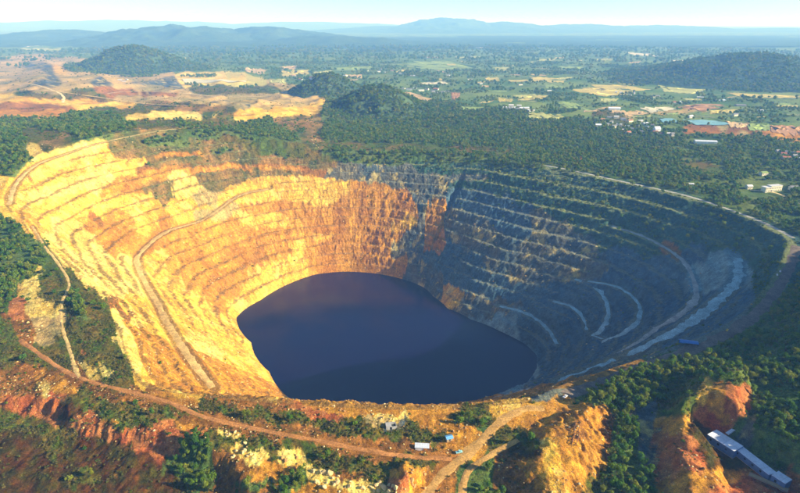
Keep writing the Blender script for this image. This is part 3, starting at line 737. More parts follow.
FIELDS += [
 ((530,76),(567,78),(564,82),(530,81),0),((572,90),(606,83),(650,89),(606,98),0),((660,84),(713,88),(692,94),(664,91),1),((727,93),(800,97),(800,101),(746,100),0),
 ((520,96),(547,97),(545,101),(524,101),0),((555,104),(575,106),(592,115),(568,113),2),((528,117),(562,120),(562,125),(528,124),1),((626,52),(650,53),(660,56),(636,55),4),
 ((672,60),(706,59),(700,63),(680,63),4),((281,71),(309,69),(308,74),(284,76),0),((280,66),(297,65),(294,69),(281,69),3),((314,71),(332,70),(332,74),(315,74),1),
 ((393,64),(440,60),(483,67),(440,70),2),((486,77),(499,77),(499,81),(487,81),0),((495,67),(509,67),(508,70),(495,70),1),((400,94),(411,92),(433,101),(424,105),3),
 ((451,93),(460,94),(460,100),(452,101),5),((498,99),(513,101),(511,105),(499,104),0),((513,96),(536,95),(536,100),(516,100),1),
 ((474,45),(492,46),(490,48),(475,48),4),((20,43),(60,42),(66,45),(24,46),4),((20,48),(62,48),(60,51),(26,51),1),((172,56),(187,57),(185,59),(173,59),0),
 ((245,67),(267,69),(264,73),(247,72),3),((335,67),(370,66),(370,69),(338,70),2),((420,82),(445,80),(448,83),(424,85),4),((600,101),(618,100),(616,104),(600,105),1),
 ((640,112),(668,110),(676,113),(650,117),4),((676,111),(700,106),(724,108),(706,115),5),((620,118),(640,115),(650,118),(628,122),3),((724,127),(748,130),(742,135),(728,133),3),
 ((745,130),(768,131),(768,136),(748,137),2),((767,131),(800,133),(800,141),(772,139),5),((560,66),(585,66),(584,69),(562,69),2),((590,58),(612,58),(612,60),(592,60),1),
 ((700,74),(722,75),(720,78),(702,77),2),((460,110),(484,112),(480,115),(462,114),2),((545,84),(566,86),(562,89),(546,88),2),((455,56),(480,56),(478,58),(457,58),1),((536,58),(556,58),(554,60),(537,60),1),
 ((268,80),(285,79),(286,83),(270,84),1),((110,53),(126,53),(124,55),(111,55),4),((345,74),(362,74),(362,77),(347,77),3)]
for f in FIELDS:
    nm = ['golden field of ripe crops', 'yellow green field', 'light green field', 'pinkish bare field', 'pale stubble field', 'orange bare earth patch', 'dark green field', 'olive green field'][f[4]]
    flat_sheet('field', f[:4], 0.9, 'field_%d' % f[4], nm + ' on the plain beyond the pit', group='fields on the plain')
flat_sheet('pond', ((681,126),(716,127),(729,132),(694,132)), 1.4, 'pond_water', 'long pale teal pond beside the village', 0.05)
flat_sheet('pond', ((658,125),(672,125),(677,129),(662,129)), 1.4, 'pond_water', 'small pale teal pond between village and long pond', 0.05)
flat_sheet('white_tailings', ((182,79),(245,81),(246,83),(184,83)), 1.8, 'field_4', 'white strip of tailings beyond the left dumps', 0.03)

# ---------------------------------------------------------------- trees
def leaf_cloud(seed, n, rx, rz, size, z0, lobes=5, inner=0.35):
    r = np.random.default_rng(seed)
    L = np.column_stack([r.normal(0, .42, lobes) * rx, r.normal(0, .42, lobes) * rx, z0 + r.uniform(-.45, .55, lobes) * rz])
    lr = r.uniform(.48, .78, lobes)
    L = np.vstack([[0, 0, z0], L]); lr = np.concatenate([[.72], lr])
    k = r.integers(0, lobes + 1, n)
    d = r.normal(size=(n, 3)); d /= np.linalg.norm(d, axis=1)[:, None]
    rad = lr[k] * (inner + (1 - inner) * r.random(n) ** 0.45)
    c = L[k] + d * rad[:, None] * np.array([rx, rx, rz])
    nn = d + r.normal(0, .55, (n, 3)) + np.array([0, 0, .35]); nn /= np.linalg.norm(nn, axis=1)[:, None]
    a = np.cross(nn, r.normal(size=(n, 3))); a /= np.linalg.norm(a, axis=1)[:, None]
    b = np.cross(nn, a)
    s = size * r.uniform(.6, 1.35, n)[:, None]
    V = np.stack([c - a * s, c - b * s * .7 + nn * s * .15, c + a * s, c + b * s * .7 - nn * s * .15], 1).reshape(-1, 3)
    return V, np.arange(4 * n).reshape(-1, 4)
def tube(p0, p1, r0, r1, n=6):
    p0, p1 = Vector(p0), Vector(p1); q = (p1 - p0).to_track_quat('Z', 'Y')
    v = [p0 + q @ Vector((r0 * math.cos(6.2832 * i / n), r0 * math.sin(6.2832 * i / n), 0)) for i in range(n)] + [p1 + q @ Vector((r1 * math.cos(6.2832 * i / n), r1 * math.sin(6.2832 * i / n), 0)) for i in range(n)]
    f = [(i, (i + 1) % n, n + (i + 1) % n, n + i) for i in range(n)]
    return v, f
def trunk_mesh(seed, h, r0):
    r = random.Random(seed)
    V, F = [], []
    def add(v, f):
        o = len(V); V.extend(v); F.extend([tuple(i + o for i in q) for q in f])
    top = (r.uniform(-.3, .3), r.uniform(-.3, .3), h * .62)
    add(*tube((0, 0, -1.0), top, r0, r0 * .55))
    for i in range(4):
        a = r.uniform(0, 6.28); zz = h * r.uniform(.3, .58)
        add(*tube((top[0] * zz / top[2], top[1] * zz / top[2], zz), (math.cos(a) * h * .24, math.sin(a) * h * .24, zz + h * .2), r0 * .4, r0 * .12, 5))
    add(*tube(top, (top[0] * 1.4, top[1] * 1.4, h * .85), r0 * .55, r0 * .15, 5))
    return V, F
def np_mesh(name, V, F, mat):
    me = bpy.data.meshes.new(name)
    me.vertices.add(len(V)); me.vertices.foreach_set('co', np.asarray(V, np.float32).ravel())
    F = np.asarray(F, np.int32); k = F.shape[1]
    me.loops.add(F.size); me.loops.foreach_set('vertex_index', F.ravel())
    me.polygons.add(len(F)); me.polygons.foreach_set('loop_start', np.arange(0, F.size, k, dtype=np.int32))
    me.update(calc_edges=True); me.materials.append(MAT[mat])
    return me
# near crowns and trunks (shared), forest and shrub prototypes
NEAR = []
for i in range(6):
    V, F = leaf_cloud(300 + i, 620, 2.5, 2.5, .38, 4.4, 6)
    tv, tf = trunk_mesh(400 + i, 7.0, .24)
    NEAR.append((np_mesh('crown', V, F, 'leaves'), py_mesh('trunk', tv, tf, ['bark'])))
NSHRUB = []
for i in range(5):
    V, F = leaf_cloud(330 + i, 340, 1.7, 1.05, .32, 1.0, 6, .2)
    tv, tf = trunk_mesh(430 + i, 1.9, .09)
    NSHRUB.append((np_mesh('crown', V, F, 'scrub_leaves'), py_mesh('trunk', tv, tf, ['bark'])))
proto = bpy.data.collections.new('forest_kinds')
for i in range(5):
    V, F = leaf_cloud(350 + i, 190, 2.6, 2.6, .66, 4.2, 5)
    proto.objects.link(bpy.data.objects.new('forest_tree_%d' % i, np_mesh('forest_tree', V, F, 'leaves')))
for i in range(3):
    V, F = leaf_cloud(370 + i, 110, 1.7, 1.0, .5, .9, 5, .2)
    proto.objects.link(bpy.data.objects.new('forest_zshrub_%d' % i, np_mesh('forest_shrub', V, F, 'scrub_leaves')))

TREE_P = {'F': .97, 'G': .42, 'W': .75, 'M': .36, 'V': .40, 'D': .012, 'B': .05, 'R': .03, 'X': .05, 'P': .05, 'O': .012, 'S': .03, 'Y': .006}
SHRUB_SHARE = {'F': .06, 'G': .93, 'W': .93, 'M': .95, 'V': .1, 'D': .9, 'B': 1, 'R': 1, 'X': 1, 'P': 1, 'O': 1, 'S': 1, 'Y': 1}
pv = np.array([TREE_P.get(k, 0) for k in KEYS]); sv = np.array([SHRUB_SHARE.get(k, 1) for k in KEYS])
def band(y0, y1, sp, d0, d1, sc_):
    ys = np.arange(y0, y1, sp)
    pts = []
    for yy in ys:
        hwid = (yy * cp + H * sp_ + 60) * 0.80 + 25
        xs = np.arange(-hwid, hwid, sp)
        pts.append(np.column_stack([xs, np.full(len(xs), yy)]))
    q = np.vstack(pts); q = q + rng.uniform(-.48, .48, q.shape) * sp
    dd = np.hypot(q[:, 0], q[:, 1])
    q = q[(dd >= d0) & (dd < d1)]
    return np.column_stack([q, np.full(len(q), sc_)])
C = np.vstack([band(195, 760, 4.0, 0, 760, 0.82), band(200, 1500, 5.6, 760, 1400, 1.0), band(900, 2400, 8.2, 1400, 2300, 1.25), band(1500, 4300, 15, 2300, 4200, 1.9), band(3200, 7000, 30, 4200, 7000, 3.4)])
zc = height_all(C[:, 0], C[:, 1])
th, r = polar(C[:, 0], C[:, 1])
lake_in = r < tab(lake_t, th) + 3
W = classify(C[:, 0], C[:, 1], zc)
onhill = np.zeros(len(C), bool)
for hh in HILLS[:4]:
    onhill |= (C[:, 1] > 1330) & (hill_z(hh, C[:, 0], C[:, 1]) > zc - 0.01)
W[onhill] = 0; W[onhill, KEYS.index('F')] = 1
pr = W @ pv
clump = fbm(C[:, 0] / 45, C[:, 1] / 45, 131, 3)
pr = pr * np.clip(0.85 + 1.1 * clump, 0.1, 1.7) * np.where(W[:, KEYS.index('V')] > .5, np.clip(0.5 + 1.6 * fbm(C[:, 0] / 160, C[:, 1] / 160, 133, 3), 0, 2), 1)
keep = (rng.random(len(C)) < pr) & ~lake_in
for R in ROADS:
    m = (C[:, 0] > R['lo'][0]) & (C[:, 0] < R['hi'][0]) & (C[:, 1] > R['lo'][1]) & (C[:, 1] < R['hi'][1])
    d, _ = seg_dist(C[m, 0], C[m, 1], R['C'][:, :2])
    keep[np.where(m)[0][d < R['w'] * .5 + 2.2]] = False
# clear of fields, ponds and buildings
for f in FIELDS + [((681,126),(716,127),(729,132),(694,132)), ((658,125),(672,125),(677,129),(662,129)), ((182,79),(245,81),(246,83),(184,83))]:
    Wp = plane_pts(f[:4], -14.0)
    m = (C[:, 0] > Wp[:, 0].min()) & (C[:, 0] < Wp[:, 0].max()) & (C[:, 1] > Wp[:, 1].min()) & (C[:, 1] < Wp[:, 1].max())
    if m.any(): keep[np.where(m)[0][poly_sd(C[m, 0], C[m, 1], Wp) > -8]] = False
CLEAR = [((700,428),(724,425),(744,424),(778,462),(800,470),(800,497),(745,476),(728,456)), ((411,440),(432,440),(434,452),(411,452)), ((443,433),(456,433),(456,446),(443,446)), ((380,414),(402,414),(402,431),(380,431)),
         ((455,448),(464,448),(464,456),(455,456)), ((674,335),(702,336),(704,352),(674,350)), ((742,180),(786,180),(790,199),(742,199)), ((692,138),(718,138),(720,148),(692,146)), ((572,416),(590,416),(590,448),(572,448)), ((757,170),(770,170),(770,178),(757,178))]
for q in CLEAR:
    Wp = cast(q)[:, :2]
    m = (np.abs(C[:, 0] - Wp[:, 0].mean()) < 200) & (np.abs(C[:, 1] - Wp[:, 1].mean()) < 200)
    if m.any(): keep[np.where(m)[0][poly_sd(C[m, 0], C[m, 1], Wp) > -2]] = False
shr = rng.random(len(C)) < (W @ sv)
px, py = project(C[:, 0], C[:, 1], zc)
dist = np.sqrt(C[:, 0] ** 2 + C[:, 1] ** 2 + (H - zc) ** 2)
size = C[:, 2] * rng.uniform(.65, 1.3, len(C)) * np.where(shr, rng.uniform(.55, 1.15, len(C)), 1)
inview = (px > -4) & (px < 804) & (py < 499)
T = np.where(keep)[0]
vis = T[inview[T]]
app = size[vis] * np.where(shr[vis], 1.6, 4.0) / dist[vis]
one = vis[np.argsort(-app)[:300]]
rest = np.setdiff1d(T, one)
MARKS = [((60,412), 'above the red scarp'), ((60,455), 'in the dark brown field'), ((195,462), 'in the dark clump at lower left'), ((120,478), 'on dark grass at bottom left'), ((240,412), 'above the red road near the lake'),
    ((262,450), 'on the rocky bank below the red road'), ((335,428), 'above the red road before the lake'), ((340,462), 'below the red road beside pale boulders'), ((290,486), 'among the orange rocks'), ((420,434), 'behind the white roofed shed'), ((470,418), 'right of the blue tarpaulin hut'), ((410,465), 'round the small orange knoll'),
    ((480,482), 'in the hollow beside the ochre road'), ((505,432), 'between the two ochre roads'), ((530,445), 'on the spur\'s dark left flank'), ((590,482), 'at the spur\'s right foot'), ((630,470), 'in the wood between spur and quarry'), ((625,425), 'on the slope right of the spur'), ((640,395), 'in the wood above the quarry'), ((675,400), 'on the quarry bank\'s grassy back'),
    ((735,365), 'in the wood behind the quarry bank'), ((780,360), 'in the wood at the right edge'), ((775,420), 'in the wood right of the sheds'), ((790,450), 'in the wood above the sheds\' end'), ((85,320), 'on the green hillside at left'), ((10,260), 'on the dark slope at far left'), ((100,360), 'on the hillside above the red road'), ((30,360), 'beside the brown bank at left')]
def tree_words(x, y, s, k):
    wh = min(MARKS, key=lambda m_: (m_[0][0] - x) ** 2 + 1.5 * (m_[0][1] - y) ** 2)[1]
    if s: kind = ('small', 'broad')[int(k > .75)] + ' leafy shrub'
    else: kind = ('small', 'middling', 'tall')[int(k > .72) + int(k > .9)] + ' leafy tree'
    return kind, wh
ORD = ['leftmost', 'second', 'third', 'fourth', 'fifth', 'sixth', 'seventh', 'eighth', 'ninth', 'tenth', 'eleventh', 'twelfth']
NAMED = {}
def named(o, kind, where, x, y):
    """noted now, labelled by place among its likes at the end"""
    NAMED.setdefault((kind, where), []).append((x, y, o))
def finish_labels():
    for (kind, where), L in NAMED.items():
        bins = {}
        if len(L) <= 7:
            bins[''] = L
        else:
            ys = sorted(q[1] for q in L); nr = 2 if len(L) < 18 else 3
            for q in L:
                r_ = min(nr - 1, sum(q[1] > ys[len(ys) * k // nr] for k in range(1, nr)))
                bins.setdefault((['back', 'front'] if nr == 2 else ['back', 'middle', 'front'])[r_] + ' row', []).append(q)
        for row, Q in bins.items():
            Q.sort(key=lambda q: q[0])
            for k, (x, y, o) in enumerate(Q):
                if len(L) == 1: w_ = kind + ' ' + where
                else:
                    pos = ORD[k] if k == 0 else ('rightmost' if k == len(Q) - 1 else (ORD[k] + ' from left' if k < 12 else str(k + 1) + 'th from left'))
                    w_ = kind + ' ' + where + ', ' + pos + (' in ' + row if row else '')
                o['label'] = w_
for i in one:
    s_ = bool(shr[i])
    cm, tm = random.choice(NSHRUB if s_ else NEAR)
    e = bpy.data.objects.new('shrub' if s_ else 'broadleaf_tree', None); e.empty_display_size = 0.5
    COL.objects.link(e)
    e.location = (C[i, 0], C[i, 1], zc[i] - 0.1); e.rotation_euler = (0, 0, random.uniform(0, 6.28)); k = size[i]
    e.scale = (k, k, k * random.uniform(.85, 1.2))
    kd, wh = tree_words(px[i], py[i], s_, k)
    tag(e, kd + ' ' + wh, 'shrub' if s_ else 'tree', ('shrubs ' if s_ else 'trees ') + wh); named(e, kd, wh, px[i], py[i])
    for nm, me in (('crown', cm), ('trunk', tm)):
        c = bpy.data.objects.new(nm, me); COL.objects.link(c); c.parent = e

def scatter(name, xyz, siz, sort, coll, label, mat='leaves'):
    """points that carry prototypes from a collection"""
    me = bpy.data.meshes.new(name)
    n = len(xyz)
    me.vertices.add(n)
    me.vertices.foreach_set('co', xyz.astype(np.float32).ravel())
    for an, ty, v in (('size', 'FLOAT', siz), ('turn', 'FLOAT', rng.uniform(0, 6.28, n)), ('sort', 'INT', sort)):
        at = me.attributes.new(an, ty, 'POINT'); at.data.foreach_set('value', v.astype(np.int32 if ty == 'INT' else np.float32))
    o = mesh_obj(name, me, mat)
    g = bpy.data.node_groups.new(name, 'GeometryNodeTree')
    g.interface.new_socket('Geometry', in_out='INPUT', socket_type='NodeSocketGeometry'); g.interface.new_socket('Geometry', in_out='OUTPUT', socket_type='NodeSocketGeometry')
    N, L = g.nodes, g.links
    gi, go = N.new('NodeGroupInput'), N.new('NodeGroupOutput')
    m2p = N.new('GeometryNodeMeshToPoints'); iop = N.new('GeometryNodeInstanceOnPoints'); ci = N.new('GeometryNodeCollectionInfo')
    ci.inputs['Collection'].default_value = coll; ci.inputs['Separate Children'].default_value = True; ci.inputs['Reset Children'].default_value = True
    iop.inputs['Pick Instance'].default_value = True
    def att(nm, ty):
        a = N.new('GeometryNodeInputNamedAttribute'); a.data_type = ty; a.inputs['Name'].default_value = nm
        return a.outputs[0]
    cx = N.new('ShaderNodeCombineXYZ'); L.new(att('turn', 'FLOAT'), cx.inputs[2])
    L.new(gi.outputs[0], m2p.inputs['Mesh']); L.new(m2p.outputs[0], iop.inputs['Points']); L.new(ci.outputs[0], iop.inputs['Instance'])
    L.new(att('sort', 'INT'), iop.inputs['Instance Index']); L.new(cx.outputs[0], iop.inputs['Rotation']); L.new(att('size', 'FLOAT'), iop.inputs['Scale'])
    L.new(iop.outputs[0], go.inputs[0])
    md = o.modifiers.new('scatter', 'NODES'); md.node_group = g
    tag(o, label, kind='stuff')
    return o
XYZ = np.column_stack([C[:, :2], zc - .3])
SORT = np.where(shr, 5 + rng.integers(0, 3, len(C)), rng.integers(0, 5, len(C)))
ft, fs = rest[~shr[rest]], rest[shr[rest]]
scatter('forest', XYZ[ft], size[ft], SORT[ft], proto, 'mass of green woodland round the pit and over the plain')
scatter('scrub', XYZ[fs], size[fs], SORT[fs], proto, 'low green scrub growing on benches, banks and clearings')
# loose stones and grass tufts, too many to count
m, n, l, b = nodes_of('stone')
oi = n.new('ShaderNodeObjectInfo'); ramp = n.new('ShaderNodeValToRGB'); els = ramp.color_ramp.elements
for q_ in range(2): els.new(.5)
for q_, c_ in enumerate([(.26, .13, .04), (.46, .26, .07), (.62, .42, .12), (.70, .56, .28)]):
    els[q_].position = q_ / 3; els[q_].color = (*c_, 1)
l.new(oi.outputs['Random'], ramp.inputs[0]); l.new(ramp.outputs[0], b.inputs['Base Color']); b.inputs['Roughness'].default_value = .95
stones = bpy.data.collections.new('stone_kinds'); tufts = bpy.data.collections.new('tuft_kinds')
for i in range(4):
    bm = bmesh.new(); bmesh.ops.create_icosphere(bm, subdivisions=1, radius=1.0); r_ = random.Random(800 + i)
    for v_ in bm.verts: v_.co *= r_.uniform(.6, 1.15); v_.co.z *= .7
    me = bpy.data.meshes.new('stone'); bm.to_mesh(me); bm.free(); me.materials.append(MAT['stone'])
    stones.objects.link(bpy.data.objects.new('stone_kind_%d' % i, me))
    V, F = leaf_cloud(840 + i, 22, .7, .45, .34, .35, 3, .1)
    tufts.objects.link(bpy.data.objects.new('tuft_kind_%d' % i, np_mesh('tuft', V, F, 'grass')))
def candidates(q, per):
    pr_ = classify(q[:, 0], q[:, 1], height_all(q[:, 0], q[:, 1])) @ np.array([per.get(k, 0) for k in KEYS])
    cl_ = np.clip(.6 + 1.3 * fbm(q[:, 0] / 25, q[:, 1] / 25, 171, 3, .7), .05, 2)
    q = q[rng.random(len(q)) < pr_ * cl_]
    th_, r_ = polar(q[:, 0], q[:, 1]); ok = r_ > tab(lake_t, th_) + 4
    for R in ROADS:
        m_ = (q[:, 0] > R['lo'][0]) & (q[:, 0] < R['hi'][0]) & (q[:, 1] > R['lo'][1]) & (q[:, 1] < R['hi'][1])
        d_, _ = seg_dist(q[m_, 0], q[m_, 1], R['C'][:, :2]); ok[np.where(m_)[0][d_ < R['w'] * .42]] = False
    return q[ok]
q = np.vstack([band(195, 560, 1.7, 0, 480, 1.0), band(200, 1250, 3.2, 480, 1250, 1.5)])
q = candidates(q, {'Y': .28, 'O': .30, 'C': .42, 'R': .25, 'B': .30, 'P': .2, 'X': .15, 'M': .2, 'S': .04, 'T': .03})
scatter('rubble', np.column_stack([q[:, :2], height(q[:, 0], q[:, 1])]), q[:, 2] * rng.uniform(.22, .42, len(q)) * rng.choice([1, 1, 1, 1.7, 2.6], len(q)), rng.integers(0, 4, len(q)), stones, 'loose stones and rubble strewn over the bare rock and soil', 'stone')
NST = len(q)
q = band(195, 620, 1.5, 0, 620, 1.0)
q = candidates(q, {'G': .55, 'D': .10, 'M': .35, 'B': .16, 'F': .2, 'R': .05, 'W': .2})
scatter('grass_tufts', np.column_stack([q[:, :2], height(q[:, 0], q[:, 1])]), rng.uniform(.5, 1.5, len(q)), rng.integers(0, 4, len(q)), tufts, 'grass tufts and small herbs on the near ground', 'scrub_leaves')
print('STONES', NST, 'TUFTS', len(q))
print('TREES', len(T), len(one), len(rest))

# ---------------------------------------------------------------- haze
v = [(-60000, -60000, -183), (60000, -60000, -183), (60000, 60000, -183), (-60000, 60000, -183)]
top = max([330.0] + [hh['h'] + hh['base'] for hh in HILLS]) + 60
v += [(a, b_, top) for a, b_, _ in v]
me = py_mesh('haze', v, [(0, 3, 2, 1), (4, 5, 6, 7), (0, 1, 5, 4), (1, 2, 6, 5), (2, 3, 7, 6), (3, 0, 4, 7)])
m = bpy.data.materials.new('haze'); m.use_nodes = True; n, l = m.node_tree.nodes, m.node_tree.links
n.remove(n['Principled BSDF'])
pvn = n.new('ShaderNodeVolumePrincipled'); pvn.inputs['Color'].default_value = (.19, .45, 1.0, 1); pvn.inputs['Absorption Color'].default_value = (1, 1, 1, 1); pvn.inputs['Density'].default_value = 1.4e-4; pvn.inputs['Anisotropy'].default_value = 0.0
l.new(pvn.outputs[0], n['Material Output'].inputs['Volume'])
MAT['haze'] = m
tag(mesh_obj('haze', me, 'haze'), 'thin blue haze in the air over the whole valley', kind='stuff')

# ---------------------------------------------------------------- buildings and small things
for nm, c, rg in (('sheet_white', (.62, .66, .70), .45), ('sheet_blue', (.05, .20, .52), .5), ('sheet_skyblue', (.78, .83, .88), .5), ('wall_blue', (.10, .22, .45), .6), ('plaster_cream', (.80, .72, .50), .85), ('plaster_white', (.78, .78, .74), .8),
                  ('tile_grey', (.24, .24, .25), .8), ('tile_red', (.42, .16, .09), .8), ('roof_pale', (.66, .66, .64), .7), ('timber', (.40, .29, .15), .85), ('rust', (.17, .07, .035), .8), ('concrete', (.42, .40, .37), .9), ('tarpaulin', (.16, .42, .68), .5), ('steel_dark', (.08, .08, .09), .5),
                  ('rubber', (.02, .02, .02), .8), ('paint_white', (.75, .75, .75), .35), ('paint_teal', (.30, .62, .62), .35), ('paint_yellow', (.70, .45, .06), .4), ('boulder_cream', (.72, .52, .22), .95), ('boulder_orange', (.52, .28, .09), .95)):
    plain_mat(nm, c, rg, ((0.8, .82, 1.15), (0.15, .85, 1.12)), 0.8 if 'boulder' in nm else 2.0, 0.5 if 'boulder' in nm else 0.02, 0.35)
m, n, l, b = nodes_of('glass_dark')
b.inputs['Base Color'].default_value = (.03, .04, .05, 1); b.inputs['Roughness'].default_value = 0.12

class MB:
    """collects boxes and sheets in a local frame"""
    def __init__(s): s.v = []; s.f = []
    def box(s, x0, x1, y0, y1, z0, z1):
        o = len(s.v)
        s.v += [(x0, y0, z0), (x1, y0, z0), (x1, y1, z0), (x0, y1, z0), (x0, y0, z1), (x1, y0, z1), (x1, y1, z1), (x0, y1, z1)]
        s.f += [tuple(i + o for i in q) for q in ((0, 3, 2, 1), (4, 5, 6, 7), (0, 1, 5, 4), (1, 2, 6, 5), (2, 3, 7, 6), (3, 0, 4, 7))]
        return s
    def prism(s, prof, y0, y1):
        """profile in x, z pulled along y"""
        o = len(s.v); k = len(prof)
        s.v += [(x, y0, z) for x, z in prof] + [(x, y1, z) for x, z in prof]
        s.f += [tuple(o + i for i in range(k)), tuple(o + k + i for i in reversed(range(k)))] + [(o + i, o + k + i, o + k + (i + 1) % k, o + (i + 1) % k) for i in range(k)]
        return s
    def beam(s, p0, p1, r):
        v, f = tube(p0, p1, r, r, 5); o = len(s.v); s.v += [tuple(q) for q in v]; s.f += [tuple(i + o for i in q) for q in f]; return s
    def build(s, name, mat, parent=None):
        return mesh_obj(name, py_mesh(name, s.v, s.f, [mat]), None, parent)
def root(name, x, y, z, rz, label, cat, group=None):
    e = bpy.data.objects.new(name, None); e.empty_display_size = 1; COL.objects.link(e)
    e.location = (x, y, z); e.rotation_euler = (0, 0, rz)
    return tag(e, label, cat, group)
def zat(x, y): return float(height_all(np.array([float(x)]), np.array([float(y)]))[0])
def spot(px_, py_):
    """the place on the ground seen through a photo pixel"""
    q = cast([(px_, py_)], lambda x, y: height_all(x, y))[0]
    return float(q[0]), float(q[1]), zat(q[0], q[1])

# --- quarry sheds, bottom right
QZ = _pz + 0.3
def along(pa, pb, z):
    a_, b_ = plane_pts([pa], z)[0], plane_pts([pb], z)[0]
    d = b_ - a_
    return a_, b_, float(np.hypot(*d)), math.atan2(d[1], d[0])
def long_shed(name, pa, pb, z, wid, hgt, label, cat, roof, wall, drop=4.0, fall=0.0, posts=True):
    """mono-pitch metal shed with its roof middle line between two photo points at height z"""
    a_, b_, L, ang = along(pa, pb, z)
    e = root(name, float(a_[0]), float(a_[1]), z - hgt, ang, label, cat)
    r_ = MB(); nseg = max(3, int(L / 2.4))
    for k in range(nseg):      # ribbed roof sheets
        x0 = L * k / nseg; x1 = L * (k + 1) / nseg
        r_.v += [(x0, -wid / 2 - .4, hgt + .35), (x1 - .12, -wid / 2 - .4, hgt + .35), (x1 - .12, wid / 2 + .4, hgt - .35), (x0, wid / 2 + .4, hgt - .35)]
        o = len(r_.v) - 4
        r_.v += [(q[0], q[1], q[2] + .16) for q in r_.v[o:o + 4]]
        r_.f += [tuple(i + o for i in q) for q in ((0, 3, 2, 1), (4, 5, 6, 7), (0, 1, 5, 4), (1, 2, 6, 5), (2, 3, 7, 6), (3, 0, 4, 7))]
    ro = None
    for k in range(nseg):
        pc = MB(); pc.v = [tuple(q) for q in r_.v[8 * k:8 * k + 8]]; pc.f = [tuple(i - 8 * k for i in q) for q in r_.f[6 * k:6 * k + 6]]
        pc.build('roof_panel', roof, e)
    w = MB()
    w.prism([(0, -.02), (L, -.02), (L, hgt + .2), (0, hgt + .2)], -wid / 2, -wid / 2 + .15)
    w.build('wall', wall, e)
    w = MB().prism([(0, -.02), (L, -.02), (L, hgt - .4), (0, hgt - .4)], wid / 2 - .15, wid / 2); w.build('wall', wall, e)
    MB().box(0, .15, -wid / 2 + .15, wid / 2 - .15, 0, hgt - .42).build('end_wall', wall, e)
    MB().box(L - .15, L, -wid / 2 + .15, wid / 2 - .15, 0, hgt - .42).build('end_wall', wall, e)
    MB().box(.05, L - .05, -wid / 2 + .05, wid / 2 - .05, -drop, 0.0).build('footing', 'concrete', e)
    for k in range(1, nseg, 2):
        MB().box(L * k / nseg - .6, L * k / nseg + .6, -wid / 2 - .06, -wid / 2 - .004, hgt * .45, hgt * .75).build('window', 'glass_dark', e)
    return e
long_shed('metal_shed', (712,432), (739,449), QZ + 5.4, 9.5, 5.2, 'broad pale metal roofed shed with blue walls at the foot of the orange quarry face', 'shed', 'sheet_skyblue', 'wall_blue')
long_shed('conveyor_gallery', (738,447), (773,474), QZ + 4.2, 6.2, 4.0, 'long narrow pale roofed gallery running down from the broad metal shed', 'gallery', 'sheet_skyblue', 'wall_blue')
long_shed('transfer_house', (775,473), (789,482), QZ + 5.6, 7.0, 5.4, 'square pale roofed box house at the lower end of the gallery', 'building', 'sheet_skyblue', 'wall_blue')
def conveyor(name, pa, pb, za, zb, wid, mat, label):
    a_ = plane_pts([pa], za)[0]; b_ = plane_pts([pb], zb)[0]
    d = b_ - a_; L = float(np.hypot(*d)); ang = math.atan2(d[1], d[0])
    e = root(name, float(a_[0]), float(a_[1]), 0, ang, label, 'conveyor')
    t = MB(); t.v = [(0, -wid / 2, za), (L, -wid / 2, zb), (L, wid / 2, zb), (0, wid / 2, za)]; t.v += [(x, y, z + .25) for x, y, z in t.v]
    t.f = [(0, 3, 2, 1), (4, 5, 6, 7), (0, 1, 5, 4), (1, 2, 6, 5), (2, 3, 7, 6), (3, 0, 4, 7)]
    t.build('belt_deck', mat, e)
    for sd in (-1, 1):
        MB().beam((0, sd * wid / 2, za + .55), (L, sd * wid / 2, zb + .55), .09).build('side_rail', 'steel_dark', e)
    for k in (.15, .5, .85):
        zz = za * (1 - k) + zb * k
        g = zat(a_[0] + d[0] * k, a_[1] + d[1] * k)
        for sd in (-1, 1):
            MB().beam((L * k, sd * wid * .4, min(g, zz) - 1.0), (L * k, sd * wid * .4, zz), .14).build('leg', 'steel_dark', e)
    return e
conveyor('belt_conveyor', (727,434), (739,426), QZ + 4, QZ + 5.5, 2.2, 'sheet_skyblue', 'short pale conveyor sticking out behind the broad metal shed')
conveyor('belt_conveyor', (690,438.5), (706,440), QZ + 3.5, QZ + 4.5, 1.8, 'roof_pale', 'short white conveyor in front of the broad metal shed')
conveyor('loading_deck', (749,474), (788,491), QZ + 1.6, QZ + 2.6, 3.6, 'timber', 'beige loading deck below the long gallery')

# --- blue roofed shed beside the grey haul road
x, y, z = spot(688, 345)
e = root('open_shed', x, y, z, math.radians(-14), 'bright blue roofed open shed beside the grey haul road on the right rim', 'shed')
MB().prism([(-2.9, 3.1), (0, 3.7), (2.9, 3.1), (2.9, 3.25), (0, 3.9), (-2.9, 3.25)], -7.5, 7.5)
def gable_roof(L, wd, ez, rz, mat, parent, t=.18, name='roof_slope'):
    """two roof slopes with thickness, ridge along x"""
    for sd in (-1, 1):
        m_ = MB(); m_.v = [(-L / 2, 0, rz), (L / 2, 0, rz), (L / 2, sd * wd / 2, ez), (-L / 2, sd * wd / 2, ez)]
        m_.v += [(a, b_, c + t) for a, b_, c in m_.v]
        m_.f = [(0, 3, 2, 1), (4, 5, 6, 7), (0, 1, 5, 4), (1, 2, 6, 5), (2, 3, 7, 6), (3, 0, 4, 7)]
        m_.build(name, mat, parent)
gable_roof(15, 5.6, 3.2, 4.0, 'sheet_blue', e)
for xx in (-7, -2.3, 2.3, 7):
    for yy in (-2.5, 2.5):
        MB().box(xx - .1, xx + .1, yy - .1, yy + .1, -.6, 3.25).build('post', 'steel_dark', e)
MB().box(-7, 7, 2.3, 2.42, -.4, 3.1).build('back_wall', 'sheet_blue', e)

